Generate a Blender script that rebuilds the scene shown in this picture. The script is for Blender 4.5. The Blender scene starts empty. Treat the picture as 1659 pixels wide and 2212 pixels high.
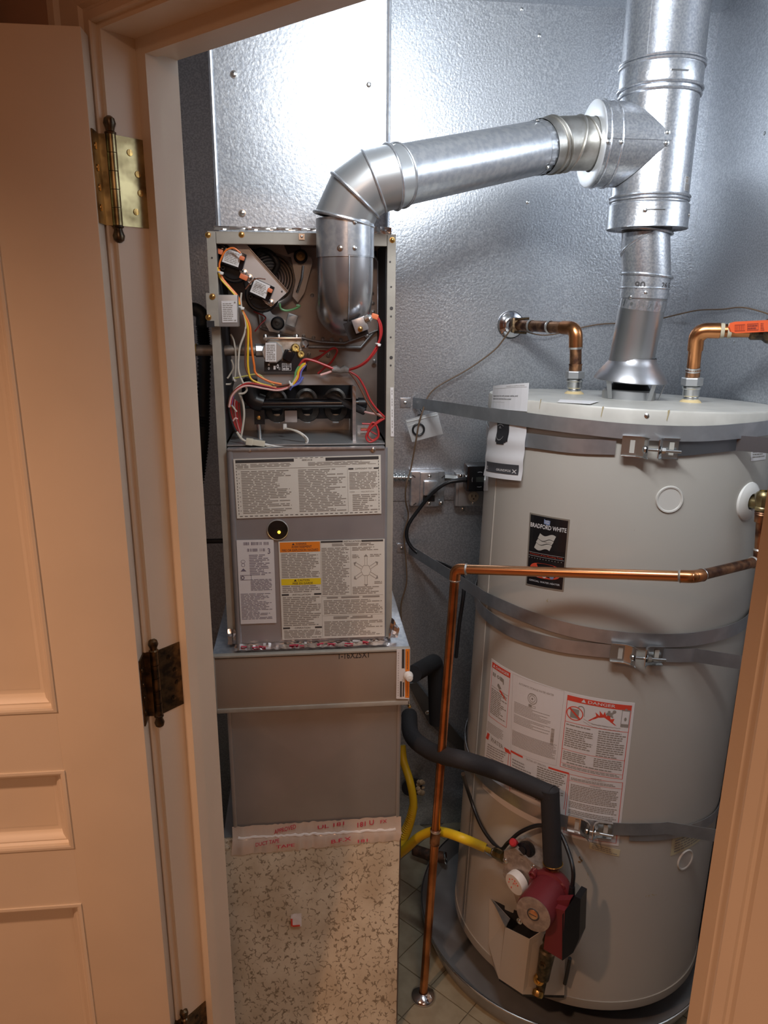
import bpy, bmesh, math, random
from mathutils import Vector as V, Matrix as M

# ------------------------------------------------------------------ camera, world, lights, exposure
SC = bpy.context.scene
COL = SC.collection
H = 1.67                                   # eye height above the closet floor
PI = math.pi
F = 1600.0                                 # focal length in pixels of the 1659 x 2212 frame
_p, _r, _y = (math.radians(a) for a in (15.66, .45, 6.07))
FW = V((math.sin(_y)*math.cos(_p), math.cos(_y)*math.cos(_p), -math.sin(_p)))
_rt = V((math.cos(_y), -math.sin(_y), 0)); _up = _rt.cross(FW)
RT = _rt*math.cos(_r)+_up*math.sin(_r); UP = -_rt*math.sin(_r)+_up*math.cos(_r)
CAM = V((0, 0, H))
cd = bpy.data.cameras.new('camera'); cam = bpy.data.objects.new('camera', cd); COL.objects.link(cam)
cd.sensor_fit = 'HORIZONTAL'; cd.sensor_width = 36; cd.lens = 36*F/1659; cd.clip_start = .02
cam.matrix_world = M(((RT.x, UP.x, -FW.x, 0), (RT.y, UP.y, -FW.y, 0), (RT.z, UP.z, -FW.z, H), (0, 0, 0, 1)))
SC.camera = cam
SC.view_settings.view_transform = 'Standard'; SC.view_settings.look = 'None'
SC.view_settings.gamma = 1; SC.view_settings.use_curve_mapping = False
SC.view_settings.exposure = 0.36
w = bpy.data.worlds.new('world'); SC.world = w; w.use_nodes = True
w.node_tree.nodes['Background'].inputs[0].default_value = (1, .72, .5, 1)
w.node_tree.nodes['Background'].inputs[1].default_value = .05
CEIL = H+.728; YB = 2.07; XR = 1.075; XL = -.52
PIN = V((-.251, 1.115, 0)); DU = V((.70711, -.70711, 0)); DN = V((.70711, .70711, 0))   # hinge pin, along door wall, into closet
def D(u, n, z): return V((PIN.x, PIN.y, 0))+DU*u+DN*n+V((0, 0, z))
def area(name, loc, target, sx, sy, power, col, shape='RECTANGLE', spread=180):
    l = bpy.data.lights.new(name, 'AREA'); l.shape = shape; l.size = sx; l.size_y = sy; l.energy = power; l.color = col
    l.spread = math.radians(spread)
    o = bpy.data.objects.new(name, l); COL.objects.link(o); o.location = loc
    o.rotation_euler = (V(target)-V(loc)).to_track_quat('-Z', 'Y').to_euler(); return o
# closet tube lamp: on the closet ceiling just inside the door wall, running along it
tl = area('closet_tube_light', D(.58, .165, H+.53), D(.58, .165, H+.53)+DN*.8-V((0, 0, .16)), .62, .09, 10.8, (.93, .97, 1.0))
# hall downlight, behind and left of the camera
sp = bpy.data.lights.new('hall_downlight', 'SPOT'); sp.energy = 50; sp.color = (1, .57, .35); sp.spot_size = math.radians(132)
sp.spot_blend = .75; sp.shadow_soft_size = .05
so = bpy.data.objects.new('hall_downlight', sp); COL.objects.link(so); so.location = (-.99, .154, CEIL-.03)
hb = area('hall_fill_light', (.1, -1.0, CEIL-.06), (.1, -1.0, 0), .5, .5, 12, (1, .60, .38), 'DISK')  # soft fill added from behind the camera, not a known hall lamp

# ------------------------------------------------------------------ pixel helpers (a pixel and a real plane give a real point)
def ray(px, py): return FW+RT*((px-829.5)/F)-UP*((py-1106)/F)
def PY(px, py, y): d = ray(px, py); return CAM+d*(y/d.y)
def PX(px, py, x): d = ray(px, py); return CAM+d*(x/d.x)
def PZ(px, py, z): d = ray(px, py); return CAM+d*((z-H)/d.z)
def PN(px, py, p, n): d = ray(px, py); return CAM+d*((V(p)-CAM).dot(n)/d.dot(n))
# water heater frame: it leans slightly back
TB = V((.6998, 1.6092, H-1.60)); TR = .3187; TL = 1.394
TZ = V((.0361, .0448, 1)).normalized(); TX = (V((1, 0, 0))-TZ*TZ.x).normalized(); TY = TZ.cross(TX)
def TP(phi, h, off=0.): return TB+TZ*h+(TX*math.cos(phi)+TY*math.sin(phi))*(TR+off)
def PTc(px, py, off=0.):                   # where the pixel's ray meets the jacket (+off): angle, height
    d = ray(px, py); o = CAM-TB
    d2 = V((d.dot(TX), d.dot(TY))); o2 = V((o.dot(TX), o.dot(TY))); r = TR+off
    a = d2.dot(d2); b = 2*o2.dot(d2); c = o2.dot(o2)-r*r; q = b*b-4*a*c
    t = (-b-math.sqrt(max(q, 0)))/(2*a); p = CAM+d*t-TB
    ph = math.atan2(p.dot(TY), p.dot(TX))
    if ph > PI/2: ph -= 2*PI
    return ph, p.dot(TZ)
def PT(px, py, off=0.): ph, h = PTc(px, py, off); return TP(ph, h, off)

# ------------------------------------------------------------------ materials
MATS = {}
def mat(name, col, rough=.5, metal=0., var=0., vs=30., bump=0., bs=60., col2=None, lo=.4, hi=.6, spec=.5, emit=None, alpha=None, tr=0, coat=0, detail=3, wave=None):
    if name in MATS: return MATS[name]
    m = bpy.data.materials.new(name); m.use_nodes = True; nt = m.node_tree; b = nt.nodes['Principled BSDF']
    N = nt.nodes.new; L = nt.links.new
    b.inputs['Base Color'].default_value = (*col, 1); b.inputs['Roughness'].default_value = rough; b.inputs['Metallic'].default_value = metal
    b.inputs['Specular IOR Level'].default_value = spec
    if tr: b.inputs['Transmission Weight'].default_value = tr
    if alpha is not None: b.inputs['Alpha'].default_value = alpha
    if coat: b.inputs['Coat Weight'].default_value = coat; b.inputs['Coat Roughness'].default_value = .15
    if emit: b.inputs['Emission Color'].default_value = (*emit[0], 1); b.inputs['Emission Strength'].default_value = emit[1]
    if var or bump or col2:
        tc = N('ShaderNodeTexCoord')
        if var or col2:
            n = N('ShaderNodeTexNoise'); n.inputs['Scale'].default_value = vs; n.inputs['Detail'].default_value = detail
            L(tc.outputs['Object'], n.inputs['Vector'])
            r = N('ShaderNodeValToRGB'); r.color_ramp.elements[0].position = lo; r.color_ramp.elements[1].position = hi
            c2 = col2 or tuple(max(0, c*(1-var)) for c in col)
            r.color_ramp.elements[0].color = (*c2, 1); r.color_ramp.elements[1].color = (*col, 1)
            L(n.outputs['Fac'], r.inputs['Fac']); L(r.outputs['Color'], b.inputs['Base Color'])
        if bump:
            n2 = N('ShaderNodeTexNoise'); n2.inputs['Scale'].default_value = bs; n2.inputs['Detail'].default_value = 2
            L(tc.outputs['Object'], n2.inputs['Vector'])
            bp = N('ShaderNodeBump'); bp.inputs['Strength'].default_value = bump; bp.inputs['Distance'].default_value = .001
            L(n2.outputs['Fac'], bp.inputs['Height']); L(bp.outputs['Normal'], b.inputs['Normal'])
    MATS[name] = m; return m
GALV = mat('galvanised_sheet', (.64, .67, .71), .34, .78, vs=260, col2=(.46, .49, .54), lo=.42, hi=.6, bump=.5, bs=170)
DUCT = mat('duct_metal', (.64, .66, .69), .29, .82, vs=90, col2=(.52, .55, .60), bump=.12, bs=120)
BVENT = mat('vent_metal', (.70, .72, .75), .27, .85, vs=220, col2=(.50, .53, .58), lo=.38, hi=.62, bump=.2, bs=240)
DULL = mat('dull_galvanised', (.46, .47, .48), .42, .7, vs=5, col2=(.40, .41, .42), bump=.1, bs=100)
STRAP = mat('strap_metal', (.58, .60, .63), .34, .82, vs=20, col2=(.48, .50, .53))
ZINC = mat('zinc_hardware', (.72, .74, .74), .25, 1.)
PAINT = mat('cream_paint', (.76, .66, .53), .42, 0, var=.04, vs=6, bump=.05, bs=300)
CASEP = mat('casing_paint', (.72, .62, .50), .42, 0, var=.04, vs=6, bump=.05, bs=300)
FURP = mat('furnace_paint', (.40, .37, .32), .45, .0, var=.1, vs=30)
FRONT = mat('furnace_panel_steel', (.40, .40, .42), .36, .5, var=.12, vs=8)
CELL = mat('cell_panel_steel', (.48, .46, .45), .38, .45, vs=9, col2=(.34, .29, .26), lo=.35, hi=.6)
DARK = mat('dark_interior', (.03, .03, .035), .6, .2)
BLACK = mat('black_plastic', (.012, .012, .014), .4)
BLACKG = mat('glossy_black', (.01, .01, .012), .16)
BRASS = mat('aged_brass', (.46, .38, .20), .36, 1., vs=26, col2=(.16, .12, .06), lo=.36, hi=.60)
BRASSD = mat('dark_brass', (.16, .11, .06), .33, .9, vs=60, col2=(.05, .04, .03))
BRASSY = mat('yellow_brass', (.75, .50, .16), .3, 1., vs=60, col2=(.4, .26, .1))
COPPER = mat('copper_pipe', (.70, .30, .12), .27, 1., vs=14, col2=(.38, .15, .06), lo=.36, hi=.58, detail=5)
COPPER2 = mat('weathered_copper', (.52, .27, .14), .4, 1., vs=34, col2=(.14, .07, .05), lo=.4, hi=.6, detail=5)
SOLDER = mat('solder', (.75, .72, .68), .3, .9)
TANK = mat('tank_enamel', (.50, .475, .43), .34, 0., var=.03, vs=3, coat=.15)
LID = mat('tank_lid_enamel', (.60, .58, .53), .38, 0., var=.14, vs=14)
WHITE = mat('white_plastic', (.78, .77, .74), .4)
LABEL = mat('label_paper', (.72, .69, .62), .5)
LABELW = mat('white_label', (.74, .72, .72), .5)
INK = mat('ink', (.05, .045, .045), .6)
INKG = mat('small_print_ink', (.30, .27, .24), .6)
INKB = mat('violet_ink', (.18, .16, .22), .6)
RED = mat('red_print', (.72, .07, .04), .5)
ORANGE = mat('orange_print', (.85, .24, .02), .5)
YELLOW = mat('yellow_print', (.85, .62, .02), .5)
PAPER = mat('leaflet_paper', (.80, .80, .82), .6)
FOAM = mat('black_foam_insulation', (.022, .022, .025), .75, bump=.4, bs=200)
YHOSE = mat('yellow_coated_connector', (.80, .56, .02), .38)
PUMPR = mat('red_pump_enamel', (.17, .02, .026), .4)
PLATE = mat('speckled_pump_plate', (.45, .38, .33), .42, .5, var=.3, vs=80)
CORD = mat('black_cord', (.014, .014, .016), .38)
WIRE = mat('brown_wire', (.16, .10, .06), .5)
CHROME = mat('chrome', (.75, .75, .78), .12, 1.)
BOARD = mat('speckled_liner_board', (.62, .54, .40), .55, 0., vs=1, bump=.2, bs=150)
FOIL = mat('foil_tape', (.80, .77, .76), .2, 1., vs=40, col2=(.62, .58, .58), bump=.9, bs=50)
FOILP = mat('foil_tape_print', (.60, .04, .09), .4)
INSUL = mat('fibreglass_scrap', (.68, .52, .34), .9, var=.4, vs=60, bump=1, bs=80)
TILE = mat('floor_tile_vinyl', (.34, .31, .22), .42, 0, vs=22, col2=(.25, .22, .15), lo=.3, hi=.7, bump=.1)
GROUT = mat('floor_grout', (.16, .14, .10), .8)
HALLW = mat('hall_wall_paint', (.58, .40, .30), .6)
PLEN = mat('plenum_sheet', (.60, .63, .67), .43, .75, vs=260, col2=(.44, .47, .52), lo=.42, hi=.6, bump=.5, bs=170)
HALLF = mat('hall_floor_carpet', (.42, .30, .20), .9)
PAN = mat('pan_metal', (.42, .42, .43), .42, .55, vs=6, col2=(.32, .32, .32))
IRON = mat('black_iron', (.06, .058, .055), .45, .5, var=.4, vs=60)
GREYP = mat('grey_gas_pipe', (.30, .27, .24), .5, .6, vs=30, col2=(.20, .16, .12))
REDH = mat('orange_handle', (.85, .12, .03), .4)
WR = mat('red_wire', (.45, .03, .03), .4); WO = mat('orange_wire', (.85, .2, .03), .4); WY = mat('yellow_wire', (.85, .55, .03), .4)
WW = mat('white_wire', (.60, .56, .48), .4); WB = mat('blue_wire', (.15, .18, .55), .4); WG = mat('green_wire', (.16, .40, .16), .4)
WPK = mat('pink_wire', (.75, .45, .42), .4); WN = mat('brown_lead', (.18, .07, .04), .4); WK = mat('black_wire', (.02, .02, .02), .4)
CLEAR = mat('clear_bag_plastic', (.85, .85, .86), .15, 0, alpha=.42)
AMBER = mat('amber_lamp', (.9, .5, .05), .4, emit=((1, .5, .03), 4))
LEATHER = mat('lamp_diffuser', (.9, .9, .9), .5)

def speckle(m):                            # dark flecks pressed in the liner board
    nt = m.node_tree; b = nt.nodes['Principled BSDF']; N = nt.nodes.new; L = nt.links.new
    tc = N('ShaderNodeTexCoord')
    n0 = N('ShaderNodeTexNoise'); n0.inputs['Scale'].default_value = 70; n0.inputs['Detail'].default_value = 2
    mx0 = N('ShaderNodeMixRGB'); mx0.blend_type = 'ADD'; mx0.inputs[0].default_value = .022
    L(tc.outputs['Object'], n0.inputs['Vector']); L(tc.outputs['Object'], mx0.inputs[1]); L(n0.outputs['Color'], mx0.inputs[2])
    v = N('ShaderNodeTexVoronoi'); v.feature = 'DISTANCE_TO_EDGE'; v.inputs['Scale'].default_value = 62; L(mx0.outputs[0], v.inputs['Vector'])
    r = N('ShaderNodeValToRGB'); r.color_ramp.elements[0].position = .02; r.color_ramp.elements[0].color = (1, 1, 1, 1)
    r.color_ramp.elements[1].position = .10; r.color_ramp.elements[1].color = (0, 0, 0, 1); L(v.outputs['Distance'], r.inputs['Fac'])
    n = N('ShaderNodeTexNoise'); n.inputs['Scale'].default_value = 85; n.inputs['Detail'].default_value = 1; L(tc.outputs['Object'], n.inputs['Vector'])
    r2 = N('ShaderNodeValToRGB'); r2.color_ramp.elements[0].position = .47; r2.color_ramp.elements[0].color = (0, 0, 0, 1)
    r2.color_ramp.elements[1].position = .55; r2.color_ramp.elements[1].color = (1, 1, 1, 1); L(n.outputs['Fac'], r2.inputs['Fac'])
    mu = N('ShaderNodeMath'); mu.operation = 'MULTIPLY'; L(r.outputs['Color'], mu.inputs[0]); L(r2.outputs['Color'], mu.inputs[1])
    n3 = N('ShaderNodeTexNoise'); n3.inputs['Scale'].default_value = 9; n3.inputs['Detail'].default_value = 4; L(tc.outputs['Object'], n3.inputs['Vector'])
    r3 = N('ShaderNodeValToRGB'); r3.color_ramp.elements[0].position = .35; r3.color_ramp.elements[0].color = (.50, .41, .29, 1)
    r3.color_ramp.elements[1].position = .6; r3.color_ramp.elements[1].color = (.66, .58, .44, 1); L(n3.outputs['Fac'], r3.inputs['Fac'])
    mx = N('ShaderNodeMixRGB'); L(mu.outputs[0], mx.inputs[0]); L(r3.outputs['Color'], mx.inputs[1]); mx.inputs[2].default_value = (.23, .18, .12, 1)
    L(mx.outputs[0], b.inputs['Base Color'])
speckle(BOARD)

# ------------------------------------------------------------------ mesh builder
def frame_of(axis):
    z = V(axis).normalized(); a = V((0, 0, 1)) if abs(z.z) < .9 else V((1, 0, 0))
    x = a.cross(z).normalized(); return x, z.cross(x), z
class B:
    def __init__(s): s.v = []; s.f = []
    def add(s, vs, fs):
        k = len(s.v); s.v += [V(p) for p in vs]; s.f += [tuple(i+k for i in f) for f in fs]; return s
    def box(s, c, d, R=None, bev=0.):
        R = R or M.Identity(3); c = V(c); hx, hy, hz = (q/2 for q in d)
        if bev <= 0:
            vs = [c+R@V((x*hx, y*hy, z*hz)) for z in (-1, 1) for x, y in ((-1, -1), (1, -1), (1, 1), (-1, 1))]
            return s.add(vs, [(3, 2, 1, 0), (4, 5, 6, 7), (0, 1, 5, 4), (1, 2, 6, 5), (2, 3, 7, 6), (3, 0, 4, 7)])
        bm = bmesh.new(); bmesh.ops.create_cube(bm, size=1)
        for v in bm.verts: v.co = V((v.co.x*d[0], v.co.y*d[1], v.co.z*d[2]))
        bmesh.ops.bevel(bm, geom=bm.edges[:], offset=min(bev, min(d)*.45), segments=2, profile=.6, affect='EDGES')
        vs = [c+R@v.co for v in bm.verts]; fs = [tuple(v.index for v in f.verts) for f in bm.faces]; bm.free(); return s.add(vs, fs)
    def slab(s, pts, th, n=None):          # polygon pts (3d) extruded by th along n
        pts = [V(p) for p in pts]; k = len(pts)
        if n is None: n = (pts[1]-pts[0]).cross(pts[2]-pts[0]).normalized()
        n = V(n); a = pts+[p+n*th for p in pts]
        fs = [tuple(range(k-1, -1, -1)), tuple(range(k, 2*k))]+[(i, (i+1) % k, (i+1) % k+k, i+k) for i in range(k)]
        return s.add(a, fs)
    def tube(s, path, r, n=16, cap=True, closed=False):
        path = [V(p) for p in path]; k = len(path); rr = r if isinstance(r, (list, tuple)) else [r]*k
        t = [(path[min(i+1, k-1)]-path[max(i-1, 0)]).normalized() for i in range(k)]
        x, y, _ = frame_of(t[0]); vs = []
        for i in range(k):
            if i:
                q = t[i-1].rotation_difference(t[i]); x = q@x
                x = (x-t[i]*x.dot(t[i])).normalized()
            y = t[i].cross(x)
            vs += [path[i]+(x*math.cos(2*PI*j/n)+y*math.sin(2*PI*j/n))*rr[i] for j in range(n)]
        fs = [(i*n+j, i*n+(j+1) % n, (i+1)*n+(j+1) % n, (i+1)*n+j) for i in range(k-1) for j in range(n)]
        if cap: fs += [tuple(range(n-1, -1, -1)), tuple((k-1)*n+j for j in range(n))]
        return s.add(vs, fs)
    def lathe(s, o, axis, prof, n=32, cap=False):          # prof: (radius, height)
        x, y, z = frame_of(axis); o = V(o); vs = []
        for r, h in prof: vs += [o+z*h+(x*math.cos(2*PI*j/n)+y*math.sin(2*PI*j/n))*r for j in range(n)]
        k = len(prof); fs = [(i*n+j, i*n+(j+1) % n, (i+1)*n+(j+1) % n, (i+1)*n+j) for i in range(k-1) for j in range(n)]
        if cap: fs += [tuple(range(n-1, -1, -1)), tuple((k-1)*n+j for j in range(n))]
        return s.add(vs, fs)
    def torus(s, c, axis, R, r, n=32, m=8):
        x, y, z = frame_of(axis); c = V(c); vs = []
        for i in range(n):
            a = 2*PI*i/n; d = x*math.cos(a)+y*math.sin(a)
            vs += [c+d*(R+r*math.cos(2*PI*j/m))+z*r*math.sin(2*PI*j/m) for j in range(m)]
        return s.add(vs, [(i*m+j, i*m+(j+1) % m, ((i+1) % n)*m+(j+1) % m, ((i+1) % n)*m+j) for i in range(n) for j in range(m)])
    def ball(s, c, r, n=12, m=8, sc=(1, 1, 1)):
        c = V(c); vs = []
        for i in range(m+1):
            t = PI*i/m
            vs += [c+V((sc[0]*r*math.sin(t)*math.cos(2*PI*j/n), sc[1]*r*math.sin(t)*math.sin(2*PI*j/n), sc[2]*r*math.cos(t))) for j in range(n)]
        return s.add(vs, [(i*n+j, (i+1)*n+j, (i+1)*n+(j+1) % n, i*n+(j+1) % n) for i in range(m) for j in range(n)])
    def ribbon(s, path, up, wd, th, outs):   # band: path centre, up vector, width, thickness along outward normals
        path = [V(p) for p in path]; k = len(path); up = V(up).normalized(); vs = []
        for p, o in zip(path, outs):
            o = V(o)
            vs += [p-up*wd/2, p+up*wd/2, p+up*wd/2+o*th, p-up*wd/2+o*th]
        fs = [(i*4+j, i*4+(j+1) % 4, (i+1)*4+(j+1) % 4, (i+1)*4+j) for i in range(k-1) for j in range(4)]+[(3, 2, 1, 0), tuple((k-1)*4+j for j in range(4))]
        return s.add(vs, fs)
WLOC = {}
def put(name, b, m, parent=None, smooth=True, label=None, cat=None, group=None, kind=None, ang=38, org=None):
    vs = b.v
    lo = V((min(v.x for v in vs), min(v.y for v in vs), min(v.z for v in vs))); hi = V((max(v.x for v in vs), max(v.y for v in vs), max(v.z for v in vs)))
    c = V(org) if org else (lo+hi)/2
    me = bpy.data.meshes.new(name); me.from_pydata([v-c for v in vs], [], b.f); me.validate()
    bm = bmesh.new(); bm.from_mesh(me); bmesh.ops.recalc_face_normals(bm, faces=bm.faces[:]); bm.to_mesh(me); bm.free()
    me.materials.append(m)
    if smooth:
        me.polygons.foreach_set('use_smooth', [True]*len(me.polygons)); me.set_sharp_from_angle(angle=math.radians(ang))
    o = bpy.data.objects.new(name, me); COL.objects.link(o); WLOC[o.name] = c
    if parent: o.parent = parent; o.location = c-WLOC[parent.name]
    else: o.location = c
    tag(o, label, cat, group, kind); return o
def tag(o, label=None, cat=None, group=None, kind=None):
    for k, x in (('label', label), ('category', cat), ('group', group), ('kind', kind)):
        if x: o[k] = x
def thing(name, loc, label=None, cat=None, group=None, kind=None):
    o = bpy.data.objects.new(name, None); o.empty_display_size = .05; COL.objects.link(o); o.location = loc; WLOC[o.name] = V(loc)
    tag(o, label, cat, group, kind); return o
def rep(src, parent, loc, rot=None):       # a copy of a one-mesh part at world position loc
    o = src.copy(); COL.objects.link(o); o.parent = parent; WLOC[o.name] = V(loc); o.location = V(loc)-(WLOC[parent.name] if parent else V((0, 0, 0)))
    if rot is not None: o.rotation_euler = rot
    return o
def arc(p, q, r, n=6):                     # fillet helper: polyline with rounded corners
    return None
def fillet(pts, r, n=6):
    pts = [V(p) for p in pts]; out = [pts[0]]
    for i in range(1, len(pts)-1):
        a = (pts[i-1]-pts[i]); b = (pts[i+1]-pts[i]); k = min(r, a.length*.49, b.length*.49)
        s, e = pts[i]+a.normalized()*k, pts[i]+b.normalized()*k
        for j in range(n+1):
            t = j/n; out.append(s*(1-t)**2+pts[i]*2*t*(1-t)+e*t*t)
    out.append(pts[-1]); return out
def spline(pts, n=8):
    pts = [V(p) for p in pts]; P = [pts[0]*2-pts[1]]+pts+[pts[-1]*2-pts[-2]]; out = []
    for i in range(1, len(P)-2):
        for j in range(n):
            t = j/n; a, b, c, d = P[i-1:i+3]
            out.append(.5*((2*b)+(c-a)*t+(2*a-5*b+4*c-d)*t*t+(3*b-a-3*c+d)*t**3))
    out.append(pts[-1]); return out

# flat or curved print surfaces -----------------------------------------------------------
class Flat:
    nx = 1
    def __init__(s, a, b, c, d, out):      # corners TL TR BR BL, outward hint
        s.c = [V(q) for q in (a, b, c, d)]; n = (s.c[1]-s.c[0]).cross(s.c[3]-s.c[0]).normalized()
        s.n = n if n.dot(V(out)) > 0 else -n
    def pt(s, u, v, h=0.): a, b, c, d = s.c; return (a*(1-u)+b*u)*(1-v)+(d*(1-u)+c*u)*v+s.n*h
class Cyl:
    nx = 24
    def __init__(s, *px): s.c = [V(PTc(*q)) for q in px]
    def pt(s, u, v, h=0.): a, b, c, d = s.c; q = (a*(1-u)+b*u)*(1-v)+(d*(1-u)+c*u)*v; return TP(q.x, q.y, h)
class Sub:
    def __init__(s, base, u0, v0, u1, v1): s.b = base; s.r = (u0, v0, u1, v1); s.nx = max(1, int(base.nx*(u1-u0)+.99))
    def pt(s, u, v, h=0.): a, b, c, d = s.r; return s.b.pt(a+(c-a)*u, b+(d-b)*v, h)
def rect(b, s, u0, v0, u1, v1, h):
    n = max(1, int(s.nx*abs(u1-u0)+.99)); vs = []
    for i in range(n+1): u = u0+(u1-u0)*i/n; vs += [s.pt(u, v0, h), s.pt(u, v1, h)]
    b.add(vs, [(2*i, 2*i+1, 2*i+3, 2*i+2) for i in range(n)])
def sheet(s, th=.0008, rad=0.):            # the label's own thin body
    b = B(); n = s.nx; m = 1; vs = []
    for h in (0.0002, th):
        for i in range(n+1):
            for v in (0, 1): vs.append(s.pt(i/n, v, h))
    k = 2*(n+1); fs = []
    for i in range(n):
        a = 2*i; fs += [(a, a+1, a+3, a+2), (k+a, k+a+2, k+a+3, k+a+1), (a, a+2, k+a+2, k+a), (a+1, k+a+1, k+a+3, a+3)]
    fs += [(0, k, k+1, 1), (2*n, 2*n+1, k+2*n+1, k+2*n)]
    return b.add(vs, fs)
RND = random.Random(7)
def lines(b, s, u0, v0, u1, v1, n, h, fill=.6, word=.08, ragged=.25, blank=0.):
    dv = (v1-v0)/n
    for i in range(n):
        if RND.random() < blank: continue
        v = v0+i*dv; u = u0; end = u1-(u1-u0)*ragged*RND.random()**2
        while u < end-.004:
            wl = word*(.5+RND.random()); e = min(u+wl, end); rect(b, s, u, v+dv*.18, e, v+dv*(.18+fill), h); u = e+word*.16
def frame(b, s, u0, v0, u1, v1, tu, tv, h):
    rect(b, s, u0, v0, u1, v0+tv, h); rect(b, s, u0, v1-tv, u1, v1, h); rect(b, s, u0, v0, u0+tu, v1, h); rect(b, s, u1-tu, v0, u1, v1, h)
def text(b, s, body, u0, v0, u1, v1, h, bold=0., ex=0):
    cu = bpy.data.curves.new('t', 'FONT'); cu.body = body; cu.resolution_u = 3; cu.offset = bold
    o = bpy.data.objects.new('t', cu); COL.objects.link(o)
    dg = bpy.context.evaluated_depsgraph_get(); dg.update(); me = bpy.data.meshes.new_from_object(o.evaluated_get(dg))
    bpy.data.objects.remove(o)
    xs = [v.co.x for v in me.vertices]; ys = [v.co.y for v in me.vertices]; x0, x1, y0, y1 = min(xs), max(xs), min(ys), max(ys)
    vs = [s.pt(u0+(u1-u0)*(v.co.x-x0)/(x1-x0), v1-(v1-v0)*(v.co.y-y0)/(y1-y0), h) for v in me.vertices]
    b.add(vs, [tuple(p.vertices) for p in me.polygons]); bpy.data.meshes.remove(me)
def poly(b, s, pts, h): b.add([s.pt(u, v, h) for u, v in pts], [tuple(range(len(pts)))])
def disc(b, s, u, v, ru, rv, h, n=20, hole=0., a0=0, a1=2*PI):
    if hole:
        vs = []
        for i in range(n+1):
            a = a0+(a1-a0)*i/n; vs += [s.pt(u+ru*math.cos(a), v+rv*math.sin(a), h), s.pt(u+ru*hole*math.cos(a), v+rv*hole*math.sin(a), h)]
        b.add(vs, [(2*i, 2*i+1, 2*i+3, 2*i+2) for i in range(n)])
    else: b.add([s.pt(u+ru*math.cos(2*PI*i/n), v+rv*math.sin(2*PI*i/n), h) for i in range(n)], [tuple(range(n))])
def warn(b, s, u, v, w_, h_, h): poly(b, s, [(u, v+h_), (u+w_/2, v), (u+w_, v+h_)], h)

# ------------------------------------------------------------------ STRUCTURE
def wavy(o, ux, uz, wd, ht, n, amp, seed, th=.0012, step=.06):
    b = B(); o, ux, uz, n = V(o), V(ux), V(uz), V(n); r = random.Random(seed); k = [(r.uniform(2, 7), r.uniform(1.5, 5), r.uniform(0, 6), r.uniform(0, 6)) for _ in range(6)]
    nx, nz = max(2, int(wd/step)), max(2, int(ht/step)); vs = []
    for j in range(nz+1):
        for i in range(nx+1):
            x, z = wd*i/nx, ht*j/nz; e = min(1, min(x, wd-x, z, ht-z)/.06)
            d = sum(math.sin(a*x*1.6+c)*math.sin(bb*z*1.6+dd) for a, bb, c, dd in k)/6*amp*e
            vs.append(o+ux*x+uz*z+n*(th+d+amp))
    m = nx+1; b.add(vs, [(j*m+i, j*m+i+1, (j+1)*m+i+1, (j+1)*m+i) for j in range(nz) for i in range(nx)])
    bx = B(); bx.box(o+ux*wd/2+uz*ht/2+n*(amp*.5), (0, 0, 0))
    rim = [o, o+ux*wd, o+ux*wd+uz*ht, o+uz*ht]
    b.add(rim+[p+n*(th+amp) for p in rim], [(0, 1, 5, 4), (1, 2, 6, 5), (2, 3, 7, 6), (3, 0, 4, 7), (3, 2, 1, 0)])
    return b
WALLM = mat('wall_backing', (.30, .30, .30), .8)
X, Y, Z = V((1, 0, 0)), V((0, 1, 0)), V((0, 0, 1))
wb = put('wall_back', B().box(((XL+XR)/2, YB+.05, CEIL/2), (XR-XL+.2, .08, CEIL+.1)), WALLM, kind='structure', smooth=False)
zs = PY(950, 1080, YB).z
put('metal_sheet', wavy((XL, YB+.006, 0), X, Z, XR-XL, zs-.002, -Y, .004, 3), GALV, wb)
put('metal_sheet', wavy((XL, YB+.006, zs), X, Z, XR-XL, CEIL-zs, -Y, .0075, 5, step=.035), GALV, wb)
wr = put('wall_right', B().box((XR+.05, YB/2-.1, CEIL/2), (.08, YB+.5, CEIL+.1)), WALLM, kind='structure', smooth=False)
put('metal_sheet', wavy((XR+.006, .1, 0), Y, Z, YB-.1, CEIL, -X, .006, 8), GALV, wr)
wl = put('wall_left', B().box((XL-.05, (YB+1.25)/2, CEIL/2), (.08, YB-1.25+.1, CEIL+.1)), WALLM, kind='structure', smooth=False)
put('metal_sheet', wavy((XL-.006, 1.37, 0), Y, Z, YB-1.37, CEIL, X, .003, 11), GALV, wl)
ce = put('ceiling', B().box((.0, -.5, CEIL+.05), (4.9, 5.4, .1)), HALLW, kind='structure', smooth=False)
# closet ceiling sheet: polygon inside the diagonal wall
cpoly = [V((XL, 1.46, CEIL-.004)), D(1.72, .104, CEIL-.004), V((XR, YB, CEIL-.004)), V((XL, YB, CEIL-.004))]
put('metal_sheet', B().slab(cpoly, .003, Z), GALV, ce, smooth=False)
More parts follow.
